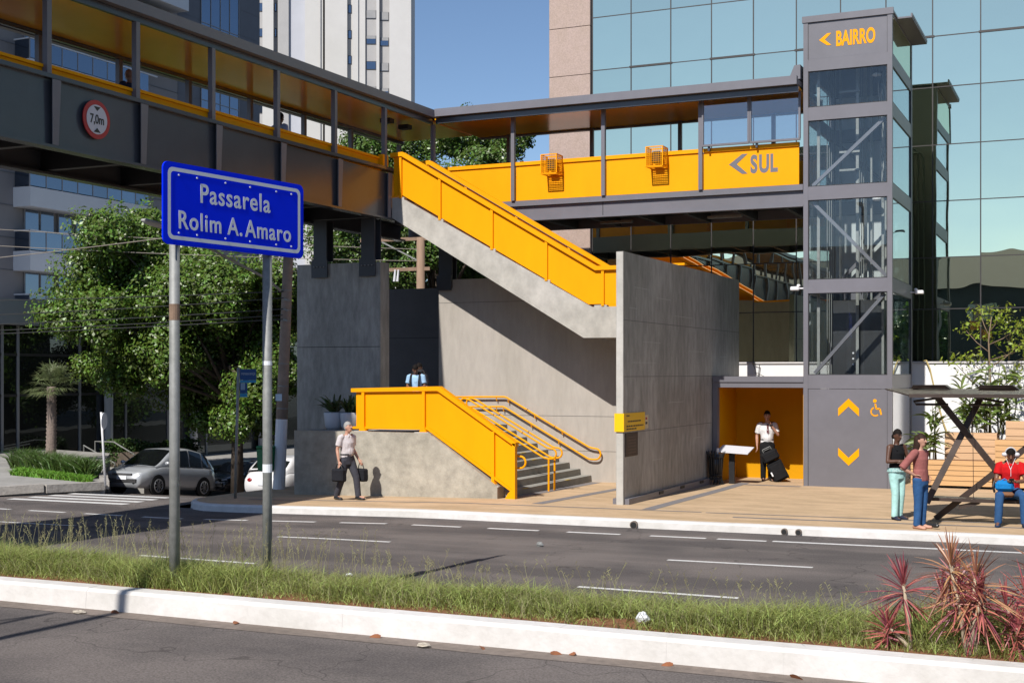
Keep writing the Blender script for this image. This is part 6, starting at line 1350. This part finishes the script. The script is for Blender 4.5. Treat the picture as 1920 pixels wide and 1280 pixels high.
    for z, hh, ww in ((.60, .07, .42), (.36, .13, .62)):
        b = MB(); b.bevbox(-ww, ww, yf - .018, yf + .05, z, z + hh, .012); gr = b.build('grille', BLACK, t, world=False)
        for q in range(3): b = MB(); b.box(-ww + .03, ww - .03, yf - .026, yf - .019, z + hh * (.2 + .28 * q), z + hh * (.2 + .28 * q) + .012); b.build('grille_bar', RIM, gr, world=False)
    for yy in (yf - .028, L / 2 + .012):
        b = MB(); b.bevbox(-.2, .2, yy, yy + .016, .46, .59, .003); pl = b.build('number_plate', SGW, t, world=False)
    return t
SILV = M('silver_car_paint', (.46, .48, .51), .3, metal=.3, nscale=3, namt=.05, coat=.6); NAVY = M('dark_car_paint', (.016, .018, .024), .22, nscale=3, namt=.1, coat=.8); WCAR = M('white_car_paint', (.74, .73, .73), .3, nscale=3, namt=.04, coat=.6)
van_prof = [(0, .64), (.03, .72), (.12, .86), (.26, .98), (.4, 1.0), (.9, 1.03), (.97, .95), (1, .72)]
van_roof = [(.17, .93), (.44, 1.56), (.62, 1.62), (.80, 1.53), (.97, 1.02)]
def street_z(x, y): return side_z(x, y)
pit = -math.atan(.105)
cx, cy = -29.6, 36.2
car('silver family car parked nose outward by the leaning sign', (cx, cy, street_z(cx, cy)), 0, SILV, 4.05, 1.70, 1.62, van_prof, [(.36, .43), (.445, .60), (.615, .77), (.785, .86)], (.20, .80), van_roof, pitch=pit)
sed_prof = [(0, .58), (.04, .68), (.16, .80), (.30, .90), (.8, .94), (.94, .90), (1, .70)]; sed_roof = [(.26, .87), (.42, 1.34), (.6, 1.41), (.74, 1.34), (.90, .92)]
cx, cy = -30.1, 41.6
car('dark car parked in shade behind the silver car', (cx, cy, street_z(cx, cy)), 0, NAVY, 4.3, 1.7, 1.45, sed_prof, [(.38, .55), (.565, .74)], (.19, .80), sed_roof, pitch=pit)
cx, cy = -24.45, 36.9
car('white car seen from behind, half hidden by the concrete wall', (cx, cy, street_z(cx, cy)), math.pi, WCAR, 4.2, 1.72, 1.5, sed_prof, [(.38, .55), (.565, .74)], (.19, .80), [(.26, .87), (.40, 1.40), (.62, 1.48), (.84, 1.38), (.97, .95)], pitch=-pit)
# ================================================================ grass and plants on the median
GR1 = M('grass_green', (.33, .375, .105), .6, isl=.55, trans=.4); GR2 = M('grass_straw', (.30, .28, .14), .7, isl=.35, trans=.35)
def med(n, x0=-18.5, x1=5.5, y0=11.57, y1=13.42):
    x = np.random.uniform(x0, x1, n); y = np.random.uniform(y0, y1, n); z = np.interp(y, [11.51, 11.88, 12.6, 13.46], [.50, .517, .49, .18]); return np.stack([x, y, z - .01], 1)
P = med(150000)
den = .5 + .5 * np.sin(P[:, 0] * 1.7 + 2 * np.sin(P[:, 1] * 2.1)) * np.sin(P[:, 0] * .63 + 1.1); keep = np.random.rand(len(P)) < (.50 + .5 * den); keep &= ~((P[:, 1] < 11.68) & (np.random.rand(len(P)) < .5))
keep &= ~((np.hypot((P[:, 0] + 4.28) / .38, (P[:, 1] - 11.77) / .18) < 1) & (np.random.rand(len(P)) < .9))
keep &= ~((P[:, 0] > -3.0) & (P[:, 1] > 12.5) & (np.random.rand(len(P)) < .55))
P = P[keep]; hs2 = np.where(P[:, 0] < -8, 1.15, .9)
near = P[P[:, 1] < 11.79]; far = P[P[:, 1] >= 11.79]; mid = far[far[:, 1] < 12.8]; farr = far[far[:, 1] >= 12.8]
import itertools
def tuft(p):     # clumpy height field
    return (.62 + .55 * (.5 + .5 * np.sin(p[:, 0] * 3.1 + 1.7 * np.sin(p[:, 1] * 3.3)) * np.sin(p[:, 0] * 1.13 + p[:, 1] * 2.2)) + .35 * np.maximum(0, np.sin(p[:, 0] * .55 + 2.2)))[:, None]
for pts, h in ((near, .085), (mid, .185), (farr, .17)):
    o = link('grass', blades('grass', pts, h * tuft(pts), .004, 1.25, GR1, hv=.55), GR1); tag(o, 'unmown green grass along the median behind the white kerb', 'grass', kind='stuff')
Pt = P[np.random.rand(len(P)) < .14]; o = link('dry_grass', blades('dry_grass', Pt, .22, .003, 1.1, GR2, hv=.4), GR2); tag(o, 'dry straw-coloured blades among the median grass', 'grass', kind='stuff')
# seed stalks
st_ = med(1300, y0=11.8); st_ = st_[np.random.rand(len(st_)) < np.where(st_[:, 0] < -6.3, 1., .55)]
V = []; F = []
for p in st_:
    h = random.uniform(.32, .68) * (1.15 if p[0] < -7.2 else .85) * .9; ax = random.uniform(-.16, .16); ay = random.uniform(-.12, .12); b0 = Vector(p); m = b0 + Vector((ax * .4, ay * .4, h * .6)); e = b0 + Vector((ax, ay, h)); s_ = Vector((.0015, .0008, 0))
    n0 = len(V); V += [b0 - s_, b0 + s_, m + s_, m - s_]; F.append((n0, n0 + 1, n0 + 2, n0 + 3)); n0 = len(V); V += [m - s_, m + s_, e + s_ * .7, e - s_ * .7]; F.append((n0, n0 + 1, n0 + 2, n0 + 3))
    for q in range(5):
        c = m.lerp(e, .55 + .45 * q / 4); a = random.uniform(0, 6.28); d = Vector((math.cos(a) * .03, math.sin(a) * .02, .025)); n0 = len(V); w_ = Vector((0, 0, .005)); V += [c, c + d * .5 + w_, c + d, c + d * .5 - w_]; F.append((n0, n0 + 1, n0 + 2, n0 + 3))
o = link('seed_stalks', npmesh('seed_stalks', np.array([tuple(v) for v in V]), np.array(F)), GR2); tag(o, 'thin tall seed stalks rising from the median grass', 'grass', kind='stuff')
# red dracaenas at the right
RL = M('red_dracaena_leaf', (.40, .10, .105), .45, isl=.5, trans=.25, spec=.6); RL2 = M('rust_dracaena_leaf', (.40, .19, .10), .45, isl=.5, trans=.25, spec=.6); CANE = M('pale_cane', (.42, .34, .24), .8, nscale=14, namt=.3)
def dracaena(label, base, heads, nl=70):
    """heads: (dx, dy, height, leaf length, material)"""
    t = T('dracaena', label, 'plant', base, group='red dracaenas on the median'); B_ = Vector(base)
    for dx, dy, h, L, mat in heads:
        dx, dy, h, L = dx * .9, dy * .9, h * .9, L * .9
        r0 = Vector((random.uniform(-.05, .05), random.uniform(-.04, .04), -.02)); tp = B_ + Vector((dx, dy, h)); b = MB(); b.tube([B_ + r0, (B_ + r0).lerp(tp, .5) + Vector((random.uniform(-.03, .03), 0, 0)), tp], [.021, .018, .014], 7); b.build('cane', CANE, t, smooth=True)
        V = []; F = []
        for i in range(nl):
            az = random.uniform(0, 6.28); u = i / nl; e = R(-50) + u * R(138) + random.uniform(-.15, .15); o_ = tp + Vector((0, 0, -.16 + .18 * u)); strap_leaf(V, F, o_, (math.cos(az) * math.cos(e), math.sin(az) * math.cos(e), math.sin(e)), L * random.uniform(.75, 1.15), 0.013, .16 + .1 * random.random(), 4)
        link('leaf_head', npmesh('leaf_head', np.array([tuple(v - B_) for v in V]), np.array(F)), mat, t)
dracaena('leftmost red dracaena on the median with one full head and a low shoot', (-1.530, 11.718, .50), [(-.10, .05, .62, .38, RL), (-.24, .0, .22, .26, RL)], 95)
dracaena('tallest red and bronze dracaena clump with pale bare canes', (-1.044, 11.664, .50), [(-.21, .12, .84, .40, RL2), (.02, .05, .72, .44, RL2), (-.14, .1, .58, .36, RL), (.08, .0, .56, .36, RL), (-.02, .1, .38, .30, RL)], 85)
dracaena('bushy crimson dracaena at the right edge of the median', (-0.702, 11.835, .50), [(-.10, .1, .42, .36, RL), (.08, .1, .55, .38, RL), (.0, -.1, .28, .30, RL), (.2, .0, .4, .34, RL)], 85)
dracaena('bronze dracaena cut by the right edge of the picture', (-0.450, 11.970, .50), [(.0, .0, .76, .46, RL2), (.15, .1, .62, .42, RL2), (.1, -.1, .4, .36, RL)], 100)
dracaena('small red dracaena half hidden behind the tallest clump', (-1.278, 12.375, .50), [(.05, 0, .6, .34, RL), (-.1, .05, .42, .30, RL)], 65)
tp_ = np.concatenate([med(1500, -9.95, -8.7, 11.56, 12.2), med(900, -10.3, -8.4, 11.6, 12.6)]); o = link('post_grass', blades('post_grass', tp_, .27, .0042, .9, GR1, hv=.45), GR1); tag(o, 'taller grass tufts round the foot of the blue sign post', 'grass', kind='stuff')
# green tufts between the dracaenas
o = link('tuft_grass', blades('tuft_grass', med(4200, -1.6, 0.6, 11.75, 12.9), .30, .0045, .7, GR1, hv=.5), GR1); tag(o, 'dark green grass tufts between the red dracaenas', 'grass', kind='stuff')
# ================================================================ litter and kerb drains
LITR = M('litter_white', (.68, .70, .72), .5, nscale=20, namt=.2)
def crumple(name, label, cat, c, s_, mat, flat=.5):
    b = MB(); b.ell((0, 0, 0), s_, s_ * .8, s_ * flat, 10, 7); vs = [(x * random.uniform(.75, 1.25), y * random.uniform(.75, 1.25), z * random.uniform(.7, 1.3)) for x, y, z in b.v]; b.v = vs
    o = b.build(name, mat); o.location = c; return tag(o, label, cat)
crumple('litter', 'crumpled white plastic bag in the grass by the red soil', 'litter', (-3.98, 11.75, .585), .063, LITR, .8)
crumple('litter', 'pale flattened cup on the gutter below the median kerb', 'litter', (-5.9, 11.0, .31), .068, M('pale_card', (.52, .46, .38), .8, nscale=12, namt=.3), .3)
crumple('litter', 'pale crushed wrapper on the gutter at lower left', 'litter', (-10.12, 11.03, .305), .08, MATS['pale_card'], .2)
crumple('litter', 'small white scrap lying on the far carriageway behind the grass', 'litter', (-9.83, 16.1, .02), .05, LITR, .4)
crumple('litter', 'shiny crushed can on the shadowed carriageway', 'litter', (-8.62, 20.15, .03), .06, ZINC, .7)
DLF = M('dead_leaf', (.28, .10, .04), .85, nscale=12, namt=.4)
for k, (x, y) in enumerate(((-9.81, 11.18), (-8.19, 11.16), (-6.48, 11.2), (-5.4, 11.21), (-4.68, 11.19), (-4.45, 11.22), (-3.51, 11.2), (-2.47, 11.18), (-1.71, 11.07))):
    V = []; F = []; strap_leaf(V, F, Vector((x, y, .305)), (math.cos(k * 1.7), math.sin(k * 1.7) * .5, .12), random.uniform(.11, .17), .055, .35, 4)
    me = npmesh('dead_leaf', np.array([tuple(v) for v in V]), np.array(F)); o = link('dead_leaf', me, DLF); tag(o, ('first', 'second', 'third', 'fourth', 'fifth', 'sixth', 'seventh', 'eighth', 'ninth')[k] + ' fallen brown leaf from the left in the median gutter', 'leaf', group='fallen leaves in the gutter')
for k, (x, lab) in enumerate(((-8.05, 'broken drain outlet in the white kerb nearest the concrete wall'), (-5.27, 'left of two round drain pipes in the white kerb'), (-5.02, 'right of two round drain pipes in the white kerb'))):
    y = kerb_y(x) - .19; t = T('drain_outlet', lab, 'drain', (x, y, .06), group='drain outlets in the far kerb')
    MB().tube([(x, y - .035, .06), (x, y + .05, .06)], .058 if k else .075, 14).build('pipe_rim', GUT, t); MB().tube([(x, y - .037, .055), (x, y - .0355, .055)], .046 if k else .06, 14).build('pipe_mouth', DARKG, t)
# ================================================================ what stands behind the camera: seen in the mirrored glass and by its shadows
bb = T('low_building', 'long low dark building across the avenue, mirrored in the office glass', 'building', (0, -30, 0))
BBM = M('far_wall', (.05, .055, .058), .9, nscale=.5, namt=.3)
MB().box(-60, 70, -44, -30, -.3, 9.6).build('wall', BBM, bb)
b = MB(); b.pryz([(-44.5, 9.6), (-29.5, 9.6), (-37, 12.6)], -58, 68); b.build('roof', M('far_roof', (.045, .043, .043), .9, nscale=1, namt=.2), bb)
for i in range(24):
    wv = MB().box(-57 + 5.2 * i, -54.6 + 5.2 * i, -29.98, -29.9, 2, 4.4).build('window', GLD, bb); MB().box(-57 + 5.2 * i, -54.6 + 5.2 * i, -29.98, -29.9, 5.8, 8.2).build('window', GLD, bb)
for k, (x, y, h) in enumerate(((9.5, -22, 8), (3.5, -24, 7.5), (16, -20, 9))):
    lob = [(x + random.uniform(-2.5, 2.5), y + random.uniform(-2, 2), random.uniform(h * .45, h), random.uniform(1.2, 1.8)) for _ in range(12)]
    tree('street_tree', ('broad tree across the avenue, mirrored in the office glass at right', 'smaller tree across the avenue, mirrored in the office glass', 'tallest tree across the avenue, outside the picture')[k], (x, y, 0), (x, y, h * .5), lob, 260, LEAFB, .3, .2, .25)
for k, (x, y, h) in enumerate(((4.2, -14, 12.5), (1.2, -14.5, 10.5))):
    t = T('lamp_post', ('tall double-headed lamp post across the avenue, mirrored in the glass', 'shorter lamp post across the avenue, mirrored in the glass')[k], 'lamp post', (x, y, 0)); MB().tube([(x, y, 0), (x, y, h)], [.09, .06], 10).build('shaft', ZINC, t)
    for s_ in (-1, 1): MB().tube([(x, y, h - .1), (x + s_ * .5, y, h + .1)], .03, 6).build('arm', ZINC, t); MB().bevbox(x + s_ * .75 - .3, x + s_ * .75 + .3, y - .14, y + .14, h + .05, h + .18, .03).build('lamp_head', BLACK, t)
for k, (x, h, r) in enumerate(((-10.32, 10.6, .085), (-10.94, 7.6, .05))):
    t = T('lamp_post', ('tall lamp post left of the picture whose shadow crosses the near carriageway', 'slim lamp post left of the picture, shadow falling short of the median')[k], 'lamp post', (x, 3.5, .28))
    MB().tube([(x, 3.5, .2), (x, 3.5, h)], [r, r * .75], 12).build('shaft', ZINC, t); MB().tube([(x, 3.5, h - .05), (x - .3, 2.4, h + .2)], .03, 8).build('arm', ZINC, t); MB().bevbox(x - .45, x - .2, 1.8, 2.45, h + .15, h + .28, .03).build('lamp_head', BLACK, t)
flush()
